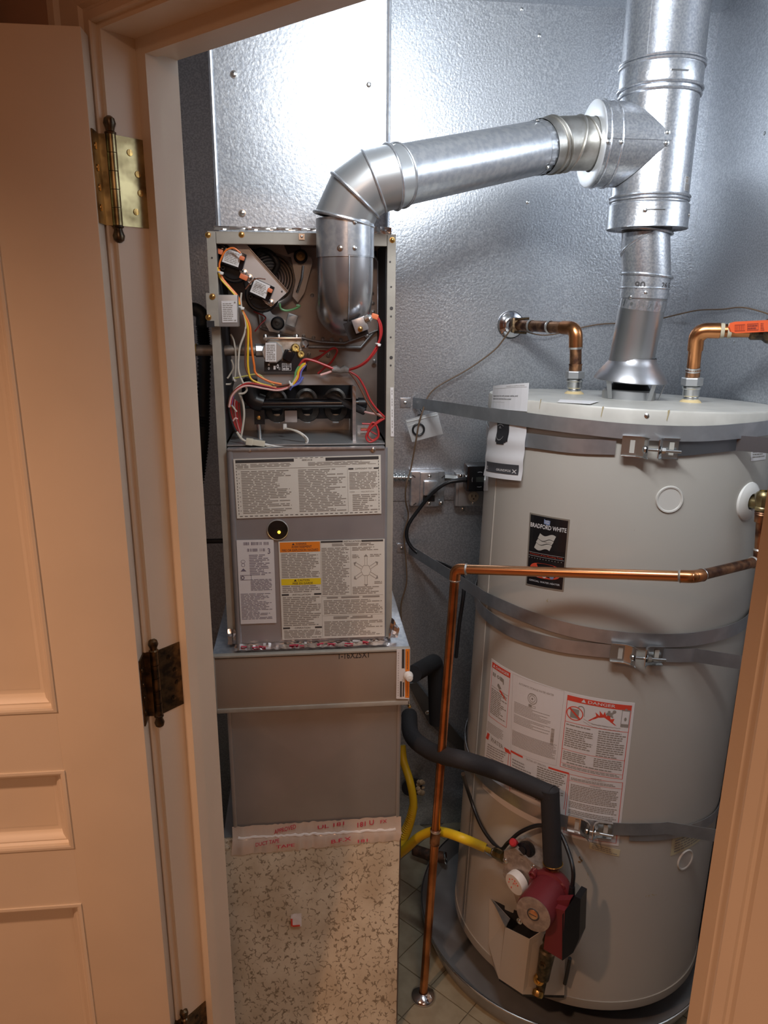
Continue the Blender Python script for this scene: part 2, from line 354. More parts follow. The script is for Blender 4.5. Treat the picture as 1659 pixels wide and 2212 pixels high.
# wall screws
scr = B().lathe((0, 0, 0), Z, [(.0055, 0), (.0055, .0015), (.0042, .0032), (0, .0034)], 10)
scr.lathe((0, 0, 0), Z, [(.007, 0), (.007, .0008), (0, .0009)], 12)
S0 = None
def screw(parent, p, n, s=1., m=None):
    global S0
    if S0 is None:
        S0 = put('screw', B().lathe((0, 0, 0), Z, [(.0072, 0), (.0072, .001), (.0052, .0012), (.0048, .0032), (.003, .0042), (0, .0044)], 10), ZINC, parent)
        o = S0
    else: o = rep(S0, parent, p)
    WLOC[o.name] = V(p); o.parent = parent; o.location = V(p)-WLOC[parent.name]+V(n)*.001*0
    o.rotation_euler = V(n).to_track_quat('Z', 'Y').to_euler(); o.scale = (s, s, s)
    if m and o.data.materials[0] != m:
        o.data = o.data.copy(); o.data.materials[0] = m
    return o
for px, py in ((1127, 20), (1165, 77), (1140, 437), (1110, 762), (885, 1079), (905, 330), (1000, 1100)): screw(wb, PY(px, py, YB-.001), -Y)
for px, py in ((1550, 45), (1518, 330), (1492, 568), (1586, 738), (1652, 288)): screw(wr, PX(px, py, XR-.001), -X)

# floor with 4.5 inch tiles laid diagonally
fl = put('floor', B().box((0, -.5, -.053), (4.9, 5.4, .1)), GROUT, kind='structure', smooth=False)
ta = math.radians(43); e1 = V((math.cos(ta), math.sin(ta), 0)); e2 = V((-math.sin(ta), math.cos(ta), 0)); TP_ = .1145
T0 = None; cnt = 0
for i in range(-12, 22):
    for j in range(0, 18):
        c = e1*(1.2105-.0005+TP_*(i-.5-6))+e2*(.765+TP_*(j+.5-5)); c.z = -.0015
        if not (XL+.04 < c.x < XR-.04 and c.y < YB-.03) or (V((c.x, c.y, 0))-PIN).dot(DN) < .09: continue
        if (c-V((.70, 1.61, c.z))).length < .30 or (-.14 < c.x < .12 and c.y > 1.45) or c.x > .95: continue
        if T0 is None:
            T0 = put('tile', B().box((0, 0, 0), (TP_-.0022, TP_-.0022, .003), bev=.0008), TILE, fl, smooth=False); o = T0
        else: o = rep(T0, fl, c)
        WLOC[o.name] = c.copy(); o.location = c-WLOC['floor']+V((0, 0, RND.uniform(-.0002, .0002))); o.rotation_euler = (0, 0, ta+RND.uniform(-.003, .003)); cnt += 1
put('floor_hall', B().slab([D(-2.2, -.004, -.004), D(2.6, -.004, -.004), D(2.6, -3.2, -.004), D(-2.2, -3.2, -.004)], .005, Z), HALLF, kind='structure', smooth=False)
# hall walls
for nm, c, d in (('wall_hall_rear', (0, -3.0, CEIL/2), (4.9, .1, CEIL)), ('wall_hall_left', (-2.4, -.5, CEIL/2), (.1, 5.2, CEIL)), ('wall_hall_right', (2.3, -.9, CEIL/2), (.1, 4.2, CEIL))):
    put(nm, B().box(c, d), HALLW, kind='structure', smooth=False)
# diagonal door wall
OW = .860; HZ = H+.338                      # opening width, head height
def dslab(u0, u1, n0, n1, z0, z1, b=None):
    return (b or B()).slab([D(u0, n0, z0), D(u1, n0, z0), D(u1, n1, z0), D(u0, n1, z0)], z1-z0, Z)
wf = B(); dslab(-2.3, -.021, .0, .100, 0, CEIL, wf); dslab(OW+.021, 2.3, .0, .100, 0, CEIL, wf); dslab(-.021, OW+.021, .0, .100, HZ+.021, CEIL, wf)
put('wall_front', wf, HALLW, kind='structure', smooth=False)
# jambs, head and stops
jb = B(); dslab(-.02, 0, -.002, .104, 0, HZ+.02, jb); dslab(OW, OW+.02, -.002, .104, 0, HZ+.02, jb); dslab(0, OW, -.002, .104, HZ, HZ+.02, jb)
jo = put('trim_1', jb, PAINT, kind='structure', smooth=False)
sb = B()
for u0, u1, t in ((0, 1, .021), (0, 1, .0155)):
    n0, n1 = ((.048, .067), (.067, .104))[t < .018]
    dslab(.0, t, n0, n1, 0, HZ-t, sb); dslab(OW-t, OW, n0, n1, 0, HZ-t, sb); dslab(0, OW, n0, n1, HZ-t, HZ, sb)
put('door_stop', sb, PAINT, jo, smooth=False)
# moulded casing: profile (distance from opening, thickness)
prof = [(0, 0), (0, .010), (.002, .012), (.012, .012), (.014, .010), (.017, .010), (.021, .0145), (.058, .0165), (.062, .0135), (.066, .0135), (.070, .020), (.082, .022), (.085, .019), (.085, 0)]
def casing(name, side):
    b = B(); k = len(prof); rv = .007
    if side == 'l': P_ = lambda w_, t, e: D(-rv-w_, -t, 0 if e == 0 else HZ+rv+w_)
    elif side == 'r': P_ = lambda w_, t, e: D(OW+rv+w_, -t, 0 if e == 0 else HZ+rv+w_)
    else: P_ = lambda w_, t, e: D(-rv-w_ if e == 0 else OW+rv+w_, -t, HZ+rv+w_)
    vs = [P_(w_, t, 0) for w_, t in prof]+[P_(w_, t, 1) for w_, t in prof]
    b.add(vs, [(i, (i+1) % k, (i+1) % k+k, i+k) for i in range(k)]+[tuple(range(k)), tuple(range(2*k-1, k-1, -1))])
    return put(name, b, CASEP, kind='structure', ang=20)
casing('trim_2', 'l'); casing('trim_3', 'r'); casing('trim_4', 'h')
put('strike_plate', dslab(OW+.004, OW+.0065, -.0135, .03, H-.735, H-.645), BRASSD, jo, smooth=False)

# open door leaf ---------------------------------------------------------------------------
dr = thing('door_1', (-.268, 1.096, .012), kind='structure')
YF = 1.079; xr, xl = -.268, -.268-.84; zt, zb_ = H+.329, .012
pr = (PY(130, 1533, YF).x+PY(150, 1800, YF).x+PY(165, 1955, YF).x)/3; pl = xr+xl-pr
rows = [(PY(128, 1533, YF).z, H+.20), (PY(150, 1828, YF).z, PY(140, 1667, YF).z), (PY(165, 1955, YF).z-.55, PY(165, 1955, YF).z)]
lf = B()
def dbox(x0, x1, z0, z1, y0=YF, y1=1.113): lf.box(((x0+x1)/2, (y0+y1)/2, (z0+z1)/2), (abs(x1-x0), y1-y0, z1-z0), bev=.0015)
dbox(pr, xr, zb_, zt); dbox(xl, pl, zb_, zt)
lv = [zb_]+[q for r_ in sorted(rows) for q in r_]+[zt]
for i in range(0, len(lv), 2): lf.box(((pl+pr)/2, (YF+1.113)/2, (lv[i]+lv[i+1])/2), (pr-pl+.002, 1.113-YF, lv[i+1]-lv[i]))
put('stile_and_rail_frame', lf, PAINT, dr, ang=30)
mp = [(-.003, .0), (-.003, -.0025), (.001, -.0032), (.004, -.002), (.005, .002), (.008, .0045), (.010, .0045), (.016, .008), (.020, .013), (.022, .0135), (.026, .0138)]
for z0, z1 in rows:
    b = B(); vs = []
    for i, (d_, y_) in enumerate(mp): y_ = y_*1.5 if y_ > 0 else y_; vs += [(pl+d_, YF+y_, z0+d_), (pr-d_, YF+y_, z0+d_), (pr-d_, YF+y_, z1-d_), (pl+d_, YF+y_, z1-d_)]
    b.add(vs, [(i*4+j, i*4+(j+1) % 4, i*4+4+(j+1) % 4, i*4+4+j) for i in range(len(mp)-1) for j in range(4)])
    pn = put('panel', B().box(((pl+pr)/2, YF+.0213+.0035, (z0+z1)/2), (pr-pl+.01, .007, z1-z0+.01)), PAINT, dr, smooth=False)
    put('moulding', b, PAINT, dr, ang=25)
# hinges
for q, (zc, m1, m2) in enumerate(((H+.158, BRASS, BRASSD), (H-.596, BRASSD, BRASSD), (H-1.352, BRASSD, BRASSD))):
    h = put('hinge', B().slab([D(-.0005, .006, zc-.057), D(-.0005, .049, zc-.057), D(-.0005, .049, zc+.057), D(-.0005, .006, zc+.057)], .0022, DU), m1, dr, smooth=False)
    lb = B().box((-.2668, 1.0975, zc), (.0022, .031, .114)); lb.box((-.262, 1.1135, zc), (.011, .0022, .114)); put('door_plate', lb, m1, h, smooth=False)
    bb = B()
    for i in range(5):
        z0 = zc-.057+.0228*i; bb.tube([V((PIN.x, PIN.y, z0+.0004)), V((PIN.x, PIN.y, z0+.0224))], .0068, 14)
    put('barrel', bb, m1, h)
    fb = B()
    for s in (1, -1):
        fb.lathe((PIN.x, PIN.y, zc+s*.057), Z*s, [(.0072, 0), (.0078, .002), (.0055, .004), (.0060, .007), (.0082, .013), (.0068, .019), (.003, .022), (0, .0225)], 14)
    put('finial', fb, m2, h)
    for i, (n_, dz) in enumerate(((.026, .038), (.036, .012), (.038, -.012), (.029, -.037))):
        sc_ = B().lathe((0, 0, 0), Z, [(.0045, 0), (.0043, .0009), (.002, .0012), (0, .0013)], 14); sc_.box((0, 0, .0014), (.0008, .008, .0006))
        for nm, loc, nn in (('hinge_screw', D(.0018, n_, zc+dz), DU), ('hinge_screw', V((-.2655, 1.0965-.010+ n_*.15, zc+dz)), X)):
            o = put(nm, sc_, BRASSY if q == 0 else BRASSD, h, org=(0, 0, 0)); o.location = loc-WLOC[h.name]; WLOC[o.name] = loc
            o.rotation_euler = V(nn).to_track_quat('Z', 'Y').to_euler()
# lamp bodies (out of the frame), and a ring around the added fill light
lm = thing('strip_lamp', D(.58, .12, H+.5), 'slim white strip lamp inside the closet above the door head', 'lamp')
put('lamp_body', dslab(.22, .94, .1005, .150, H+.48, H+.60), WHITE, lm, smooth=False)
for nm, x_, y_ in (('recessed_lamp', -.99, .154), ('fill_light_housing', .1, -1.0)):
    t = thing(nm, (x_, y_, CEIL), 'round white hall ceiling '+('lamp left of the open door' if x_ < 0 else 'ring around the added fill light behind the camera'), 'lamp')
    put('ceiling_ring', B().torus((x_, y_, CEIL-.008), Z, .075 if x_ < 0 else .27, .006, 32, 8), WHITE, t)
# ------------------------------------------------------------------ SUPPLY PLENUM above the furnace
YP = 1.60
xl_, xr_ = PY(450, 125, YP).x+.004, PY(839, 200, YP).x
pl_ = thing('supply_plenum', (0, 1.8, H+.13), 'tall galvanised supply plenum rising from the furnace to the ceiling', 'duct')
zpb = H+.132; zpt = CEIL-.006
put('front_sheet', wavy((xl_, YP+.005, zpb), X, Z, xr_-xl_, zpt-zpb, -Y, .0030, 21, step=.03), PLEN, pl_)
b = B(); b.box(((xl_+xr_)/2, YP+.14, (zpb+zpt)/2), (xr_-xl_-.004, .25, zpt-zpb-.002)); put('body', b, GALV, pl_, smooth=False)
for sx, x_ in ((-1, xl_), (1, xr_)):
    put('corner_seam', B().tube([(x_, YP-.003, zpb), (x_, YP-.003, zpt)], .0042, 8), DUCT, pl_)
for px, py in ((505, 160), (797, 183), (523, 460)): screw(pl_, PY(px, py, YP-.002), -Y)
def crumple(b, s, nu, nv, h, amp, seed):
    r = random.Random(seed); vs = [s.pt(i/nu, j/nv, h+r.uniform(0, amp)) for j in range(nv+1) for i in range(nu+1)]; m = nu+1
    b.add(vs, [(j*m+i, j*m+i+1, (j+1)*m+i+1, (j+1)*m+i) for j in range(nv) for i in range(nu)]); return b
b = crumple(B(), Flat(PY(462, 488, YP-.010), PY(690, 494, YP-.010), PY(690, 500, YP-.010), PY(462, 497, YP-.010), -Y), 34, 3, .003, .003, 4)
crumple(b, Flat(PY(806, 489, YP-.012), PY(845, 492, YP-.012), PY(845, 509, YP-.012), PY(806, 506, YP-.012), -Y), 8, 3, .003, .003, 9)
put('foil_joint_tape', b, FOIL, pl_, ang=20)

# ------------------------------------------------------------------ GAS FURNACE
YC = 1.521                                  # front of the furnace
fx0, fx1 = -.181, .181; fz0, fz1 = H-.722, H+.131; zpn = H-.287
fu = thing('gas_furnace', (0, YC+.25, fz0), 'narrow gas furnace with its upper door off, controls and burners open', 'furnace')
b = B()
b.box((fx0+.0008, YC+.255, (fz0+fz1)/2), (.0016, .51, fz1-fz0)); b.box((fx1-.0008, YC+.255, (fz0+fz1)/2), (.0016, .51, fz1-fz0))
b.box((0, YC+.51, (fz0+fz1)/2), (fx1-fx0, .0016, fz1-fz0)); b.box((0, YC+.255, fz1-.0008), (fx1-fx0, .51, .0016)); b.box((0, YC+.255, fz0+.0008), (fx1-fx0, .51, .0016))
b.box((fx0+.0085, YC+.0075, (fz0+fz1)/2), (.017, .015, fz1-fz0), bev=.0015); b.box((fx1-.0085, YC+.0075, (fz0+fz1)/2), (.017, .015, fz1-fz0), bev=.0015)
b.box((0, YC+.0078, fz1-.011), (fx1-fx0-.035, .015, .022), bev=.0012)
put('cabinet', b, FURP, fu, smooth=False)
YV = 1.70                                   # cell panel at the back of the open compartment
def Q3(x, y): return 400+x/3.456, 470+y/3.456
def A3(x, y, yy): return PY(*Q3(x, y), yy)
put('cell_panel', B().box((0, YV+.002, (zpn+fz1)/2), (fx1-fx0-.004, .003, fz1-zpn)), CELL, fu, smooth=False)
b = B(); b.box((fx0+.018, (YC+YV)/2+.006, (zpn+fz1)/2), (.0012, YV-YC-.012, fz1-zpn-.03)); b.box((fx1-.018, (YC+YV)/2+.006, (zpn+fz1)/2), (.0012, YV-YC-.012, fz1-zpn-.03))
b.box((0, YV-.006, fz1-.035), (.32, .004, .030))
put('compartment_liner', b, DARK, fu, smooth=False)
zd = PY(650, 962, 1.512).z
put('blower_deck', B().box((0, (YC+YV)/2+.002, zd-.0015), (fx1-fx0-.036, YV-YC-.01, .003)), DULL, fu, smooth=False)
for x, y in ((170, 130), (420, 127), (1547, 168)): screw(fu, A3(x, y, YC-.001), -Y, .8, BRASSY)
b = B()
for x, y, r_ in ((200, 300, .0018), (1530, 330, .0018), (1538, 517, .0018), (1540, 677, .0034), (1537, 737, .0018), (1535, 893, .0018), (1538, 1045, .0034), (1535, 1103, .0018)):
    b.lathe(A3(x, y, YC-.0004), -Y, [(r_, 0), (r_, .0004), (0, .0005)], 10)
put('punched_holes', b, INK, fu)
b = B(); c = A3(870, 143, YC-.001); b.box(c, (.011, .001, .011)); put('clip_nut', b, ZINC, fu, smooth=False); screw(fu, c-Y*.001, -Y, .5)

# collector box cover behind the vent elbow
pts = [(640, 215), (1385, 240), (1440, 330), (1440, 840), (1190, 935), (1000, 925), (700, 860), (560, 820), (520, 500)]
b = B().slab([A3(x, y, YV-.012) for x, y in pts], .012, Y); co = put('collector_cover', b, CELL, fu, smooth=False)
rim = B().tube([A3(x, y, YV-.013) for x, y in [(1385, 240), (1440, 330), (1440, 840), (1190, 935), (1000, 925), (700, 860), (560, 820)]], .0022, 8); put('rolled_rim', rim, DULL, co)
for x, y in ((885, 885), (958, 895), (1027, 905), (1095, 912), (1163, 915), (1230, 905), (1300, 880), (1400, 640), (1403, 705), (1395, 565), (1360, 880), (948, 580), (1103, 855), (1413, 1070), (1070, 1020), (925, 1020)):
    screw(co, A3(x, y, YV-.0135), -Y, .75, DULL)
b = B().tube([A3(920, 960, 1.69), A3(1310, 968, 1.69), A3(1420, 840, 1.69)], .003, 8); put('seam_bead', b, DULL, co)

# draft inducer: housing, cooling rings, three rubber mounted arms
ic = A3(640, 450, 1.66); ind = put('draft_inducer', B().lathe(ic, -Y, [(.060, -.03), (.060, -.004), (.056, .002), (.050, .004), (.049, -.004), (0, -.006)], 48), CELL, fu)
b = B()
for r_ in (.046, .040, .034, .028, .022, .016): b.torus(ic-Y*.006, Y, r_, .0016, 40, 6)
put('cooling_ring', b, IRON, ind)
put('motor_wire_loop', B().tube(spline([A3(510, 300, 1.62), A3(560, 245, 1.615), A3(640, 270, 1.61), A3(690, 350, 1.61), A3(650, 430, 1.615)], 8), .0065, 10), IRON, ind)
b = B()
for pts in ([(790, 290), (840, 240), (905, 280), (945, 300), (950, 340), (890, 560), (840, 635), (800, 590), (825, 470)], [(590, 640), (650, 720), (760, 770), (700, 860), (630, 850), (580, 760)], [(560, 215), (700, 185), (790, 200), (820, 300), (760, 290), (640, 250)]):
    b.slab([A3(x, y, 1.655) for x, y in pts], .003, Y)
put('mounting_arm', b, DULL, ind, smooth=False)
put('arm_rib', B().tube([A3(880, 360, 1.653), A3(870, 450, 1.653), A3(835, 560, 1.653)], .0028, 8), ZINC, ind)
for x, y in ((862, 290), (690, 790)):
    c = A3(x, y, 1.645); g = put('rubber_grommet', B().lathe(c, -Y, [(.0145, -.008), (.0145, .002), (.011, .005), (.009, .005)], 24, True), BLACK, ind); 
    put('washer', B().lathe(c-Y*.005, -Y, [(.009, 0), (.009, .0015), (.004, .002), (.0035, .005), (0, .005)], 20), BRASS if x > 800 else IRON, g)
put('dark_block', B().box(A3(800, 215, 1.64), (.03, .015, .022), M.Rotation(-.4, 3, 'Y')), BLACK, ind, smooth=False)
put('lower_bracket', B().box(A3(795, 765, 1.65), (.022, .012, .026), M.Rotation(.3, 3, 'Y'), bev=.003), DULL, ind)

# pressure switch bracket and the two switches
YS = 1.555
a = [A3(x, y, YS) for x, y in ((275, 165), (420, 162), (765, 555), (640, 668), (600, 640), (405, 400), (440, 310), (300, 190))]
br = put('switch_bracket', B().slab(a, .0014, Y), mat('bracket_steel', (.62, .62, .63), .38, .7), fu, smooth=False)
put('bracket_flange', B().slab([A3(418, 160, YS-.006), A3(770, 552, YS-.006), A3(765, 565, YS+.004), A3(414, 172, YS+.004)], .0012, Z), ZINC, br, smooth=False)
for x, y in ((275, 232), (440, 412), (478, 448), (640, 635)): screw(br, A3(x, y, YS-.002), -Y, 1.0)
put('bracket_hole', B().lathe(A3(722, 552, YS-.0005), -Y, [(.0018, 0), (.0018, .0003), (0, .0004)], 10), INK, br)
for k, (cx, cy, lx, ly, ang) in enumerate(((370, 360, 362, 308, .32), (575, 580, 570, 540, .42))):
    c = A3(cx, cy, YS+.021)
    s_ = put('pressure_switch', B().lathe(c, -Y, [(.034, 0), (.034, .010), (.031, .013), (.027, .013), (.026, .017), (.015, .019), (0, .019)], 36), BLACK, br)
    R = M.Rotation(ang, 3, 'Y'); lc = A3(lx, ly, YS-.010)
    put('switch_block', B().box(lc+Y*.004, (.044, .018, .032), R, bev=.002), BLACKG, s_)
    sf = Flat(lc+R@V((-.019, -.006, .0145)), lc+R@V((.013, -.006, .0145)), lc+R@V((.013, -.006, -.0125)), lc+R@V((-.019, -.006, -.0125)), -Y)
    put('rating_label', sheet(sf, .001), LABELW, s_, smooth=False)
    lb = B(); lines(lb, sf, .1, .12, .92, .9, 7, .0014, .4, .2); put('small_print', lb, INKG, s_, smooth=False)
    put('port', B().lathe(c+R@V((-.018, -.014, -.012)), -Y, [(.004, 0), (.004, .012), (.0022, .012), (.0022, .004)], 12), BLACK, s_)
    tb = B(); tb.box(lc+R@V((.016, -.010, .006)), (.010, .010, .008), R, bev=.002)
    tb.box(lc+(R@V((-.030, -.004, .004)) if k == 0 else R@V((-.040, -.004, .008))), (.016, .010, .010), R, bev=.002); put('orange_terminal', tb, mat('orange_plug', (.75, .20, .08), .5), s_)
def wire(name, pts, r, m, parent, n=8, y=None):
    return put(name, B().tube(spline([A3(*p[:2], p[2] if len(p) > 2 else y) for p in pts], n), r, 8), m, parent)
wire('jumper_wire', [(415, 265), (360, 228), (300, 250), (260, 330), (255, 375)], .0017, WO, br, y=1.525)
wire('jumper_wire', [(600, 460), (540, 455), (495, 480), (450, 535)], .0012, WN, br, y=1.520)

# control junction box on the left
b = B(); c0, c1 = A3(165, 575, 1.50), A3(400, 815, 1.50)
jx = put('junction_box', B().box(((c0.x+c1.x)/2, 1.515, (c0.z+c1.z)/2), (c1.x-c0.x, .034, c0.z-c1.z), bev=.0015), DULL, fu)
put('box_flange', B().box((c0.x+.009, 1.4955, (c0.z+c1.z)/2+.002), (.022, .003, c0.z-c1.z+.002)), FURP, jx, smooth=False)
for x, y in ((203, 590), (173, 745)): screw(jx, A3(x, y, 1.492), -Y, .8, BRASSY)
sf = Flat(A3(270, 622, 1.4975), A3(385, 620, 1.4975), A3(388, 782, 1.4975), A3(278, 783, 1.4975), -Y)
put('box_label', sheet(sf), LABELW, jx, smooth=False); lb = B(); lines(lb, sf, .08, .1, .75, .95, 10, .0012, .4, .2); rect(lb, sf, .82, .05, .93, .12, .0012); rect(lb, sf, .82, .88, .93, .94, .0012); put('small_print', lb, INKG, jx, smooth=False)
put('notch', B().box(A3(190, 795, 1.492), (.014, .006, .012)), DARK, jx, smooth=False)

# gas valve with its inlet pipe
gv = put('gas_valve', B().box(A3(745, 985, 1.585), (.072, .06, .052), bev=.004), mat('cast_aluminium', (.55, .54, .51), .4, .8, vs=60, col2=(.36, .34, .30)), fu)
put('valve_top_plate', B().box(A3(730, 900, 1.575), (.078, .05, .006), bev=.002), ZINC, gv)
for x, y in ((600, 893), (832, 893), (700, 893)): put('cap_screw', B().lathe(A3(x, y, 1.555), Z, [(.0045, -.006), (.0045, .004), (.003, .006), (0, .006)], 10), ZINC, gv)
put('solenoid_cover', B().lathe(A3(655, 1005, 1.548), -Y, [(.022, -.01), (.022, .008), (.020, .010), (0, .010)], 10), mat('cover_aluminium', (.62, .62, .60), .35, .7), gv, ang=20)
sf = Flat(A3(600, 935, 1.535), A3(680, 935, 1.535), A3(680, 1075, 1.535), A3(600, 1075, 1.535), -Y); put('valve_label', sheet(sf), LABELW, gv, smooth=False)
lb = B(); lines(lb, sf, .1, .08, .9, .95, 9, .0012, .5, .3); put('small_print', lb, INKG, gv, smooth=False)
b = B().slab([A3(x, y, 1.548) for x, y in ((590, 1075), (730, 1070), (730, 1020), (745, 985), (810, 985), (880, 1060), (912, 1085), (905, 1150), (590, 1150))], .03, Y); put('switch_housing', b, BLACK, gv, smooth=False)
put('rocker_switch', B().box(A3(775, 1030, 1.546), (.018, .012, .022), M.Rotation(.5, 3, 'Y'), bev=.003), BLACKG, gv)
sf = Flat(A3(590, 1070, 1.5475), A3(905, 1070, 1.5475), A3(905, 1150, 1.5475), A3(590, 1150, 1.5475), -Y); lb = B()
frame(lb, sf, .42, .22, .64, .9, .008, .03, .0006); rect(lb, sf, .525, .22, .535, .9, .0006); rect(lb, sf, .42, .54, .64, .58, .0006)
text(lb, sf, 'ON', .44, .30, .51, .48, .0006); text(lb, sf, 'OFF', .55, .30, .63, .48, .0006); lines(lb, sf, .44, .64, .63, .85, 1, .0006, .6, .06)
rect(lb, sf, .09, .25, .13, .45, .0006); disc(lb, sf, .11, .7, .02, .12, .0006, 12, .5); rect(lb, sf, .22, .45, .27, .8, .0006); disc(lb, sf, .32, .5, .025, .2, .0006, 12, .5); text(lb, sf, '1/2', .34, .6, .38, .85, .0006)
put('valve_markings', lb, LABELW, gv, smooth=False)
for x, y, r_ in ((820, 975, .009), (860, 1022, .008)): put('brass_plug', B().lathe(A3(x, y, 1.552), V((.3, -1, .2)), [(r_, 0), (r_, .004), (r_*.8, .006), (r_*.4, .006), (r_*.35, .003), (0, .003)], 16), BRASSY, gv)
put('regulator_cap', B().lathe(A3(885, 945, 1.56), V((.4, -1, .3)), [(.009, 0), (.009, .006), (.006, .009), (0, .009)], 14), ZINC, gv)

# burner box: top flange, side plate, orifices, burners and manifold
b = B(); a = [A3(x, y, 1.56) for x, y in ((540, 1175), (1258, 1168), (1262, 1250), (540, 1250))]; b.slab(a, .0014, Y)
bb_ = put('burner_box', b, DULL, fu, smooth=False)
b = B(); t0, t1, t2, t3 = A3(1257, 1255, 1.56), A3(1257, 1255, 1.69), A3(1265, 1680, 1.69), A3(1265, 1690, 1.56)
b.slab([t0, V((t0.x, 1.69, t0.z)), V((t0.x, 1.69, zd)), V((t0.x, 1.56, zd))], .0015, X); put('side_plate', b, DULL, bb_, smooth=False)
put('plate_edge', B().box((t0.x+.001, 1.558, (t0.z+zd)/2), (.007, .003, t0.z-zd)), DUCT, bb_, smooth=False)
put('burner_backing', B().box((A3(880, 1400, 1.66).x, 1.668, A3(880, 1380, 1.66).z), (.215, .004, .075)), DARK, bb_, smooth=False)
for k, (x, y) in enumerate(((680, 1358), (905, 1355), (1118, 1352))):
    c = A3(x, y, 1.64); bn = put('burner', B().lathe(c, -Y, [(.021, -.02), (.021, 0), (.024, .003), (.019, .006), (.016, .003), (.015, -.012), (0, -.012)], 28), mat('burner_steel', (.42, .41, .39), .45, .85, vs=50, col2=(.2, .19, .18)), bb_)
    c2 = A3(x+8, y+82, 1.63); put('burner_skirt', B().lathe(c2, -Y, [(.027, -.004), (.025, .002), (.012, .004)], 24), IRON, bn)
    c3 = A3(x+(5 if k else 5), 1500, 1.645); tb = B().box(c3, (.014, .002, .02), bev=.0008); tb.torus(c3-Y*.002, Y, .004, .0012, 16, 6); put('orifice_tab', tb, DULL, bn)
mn = put('gas_manifold', B().tube([A3(430, 1390, 1.60), A3(1335, 1385, 1.60)], .0105, 20), BLACKG, fu)
put('end_cap', B().lathe(A3(1320, 1385, 1.60), X, [(.0125, -.008), (.0125, .008), (.010, .010), (0, .010)], 16), BLACK, mn)
put('manifold_elbow', B().tube(spline([A3(580, 1390, 1.60), A3(510, 1360, 1.60), A3(490, 1290, 1.60), A3(500, 1200, 1.60)], 6), [.019]*18+[.014], 16), BLACK, mn)
put('manifold_bracket', B().box(A3(555, 1490, 1.597), (.022, .006, .030)), BLACK, mn, smooth=False)
put('manifold_bolt', B().lathe(A3(550, 1493, 1.593), -Y, [(.0045, 0), (.0045, .004), (0, .005)], 6, True), BRASSY, mn)
put('bracket_leg', B().tube([A3(548, 1530, 1.60), V((A3(548, 1530, 1.60).x+.002, 1.60, zd))], .0045, 12), ZINC, mn)
b = B().tube(spline([A3(1035, 1335, 1.615), A3(1090, 1335, 1.605), A3(1150, 1365, 1.60), A3(1340, 1450, 1.575)], 6), [.003]*4+[.0075]*15, 10); ig = put('igniter_sleeve', b, mat('braided_sleeve', (.06, .06, .065), .7, bump=1., bs=900), fu)
put('igniter_lead', B().tube(spline([A3(1335, 1450, 1.575), A3(1400, 1465, 1.56), A3(1455, 1475, 1.545), A3(1490, 1505, 1.535)], 6), .0024, 8), WPK, ig)
im = put('igniter_module', B().box(A3(790, 1480, 1.63), (.027, .02, .026), bev=.002), mat('ceramic_block', (.46, .40, .38), .6), fu)
put('module_plug', B().box(A3(745, 1560, 1.60), (.008, .008, .012), bev=.002), WHITE, im)
wire('module_lead', [(745, 1575, 1.56), (800, 1585, 1.55), (870, 1620, 1.54), (905, 1670, 1.545), (860, 1710, 1.535), (700, 1725, 1.53), (570, 1690, 1.525), (520, 1680, 1.525)], .0022, WW, im)
wire('module_lead', [(760, 1575, 1.56), (850, 1600, 1.545), (915, 1655, 1.535), (880, 1700, 1.537), (720, 1712, 1.53), (590, 1690, 1.525)], .0018, WHITE, im)
put('white_connector', B().box(A3(530, 1680, 1.520), (.036, .010, .011), M.Rotation(.15, 3, 'Y'), bev=.001), mat('nylon_connector', (.62, .58, .46), .5), im)
put('connector_half', B().box(A3(480, 1673, 1.520), (.014, .012, .013), M.Rotation(.15, 3, 'Y'), bev=.001), mat('nylon_connector', (.62, .58, .46), .5), im)
rs = put('rollout_bracket', B().box(A3(1335, 1585, 1.66), (.030, .003, .022)), DUCT, fu, smooth=False)
put('terminal_spade', B().box(A3(1335, 1583, 1.655), (.014, .004, .006)), mat('orange_plug', (.75, .20, .08), .5), rs)
# limit switch beside the vent elbow
ls = put('limit_switch', B().box(A3(1305, 800, 1.44), (.026, .012, .026), M.Rotation(-.35, 3, 'Y'), bev=.0015), DUCT, fu)
put('rear_flange', B().box(A3(1275, 830, 1.455), (.040, .004, .034), M.Rotation(-.35, 3, 'Y')), BLACK, ls, smooth=False)
put('switch_can', B().lathe(A3(1350, 760, 1.44), V((1, -.1, .5)), [(.009, -.002), (.009, .006), (.007, .008), (.005, .012), (0, .012)], 16), ZINC, ls)
screw(ls, A3(1308, 832, 1.432), -Y, .7, BRASSY)
put('orange_terminal', B().box(A3(1415, 738, 1.44), (.013, .01, .010), M.Rotation(.3, 3, 'Y'), bev=.002), mat('orange_plug', (.75, .20, .08), .5), ls)

# wiring harness: every lead is a part
wh = thing('wiring_harness', A3(600, 1150, 1.54), 'bundle of coloured wires looping through the open furnace compartment', 'wires')
W_ = lambda pts, r, m, y=1.53, nm='lead': wire(nm, pts, r, m, wh, y=y)
W_([(245, 380), (280, 460), (340, 530), (390, 590), (410, 650)], .0028, WO); W_([(240, 370), (262, 450), (320, 520), (380, 590), (405, 650)], .0018, WY, 1.526)
W_([(425, 690), (480, 800), (490, 900), (500, 1000), (515, 1100), (530, 1165), (620, 1220), (720, 1245)], .0022, WO)
W_([(425, 690), (465, 800), (470, 900), (468, 1020), (470, 1120), (490, 1200), (560, 1240), (680, 1270)], .0022, WY)
W_([(425, 690), (450, 780), (445, 860), (410, 960), (398, 1060), (400, 1150), (430, 1230), (460, 1280), (440, 1310), (400, 1315)], .0021, WW)
W_([(420, 560), (415, 620), (425, 690), (445, 760)], .0018, WW)
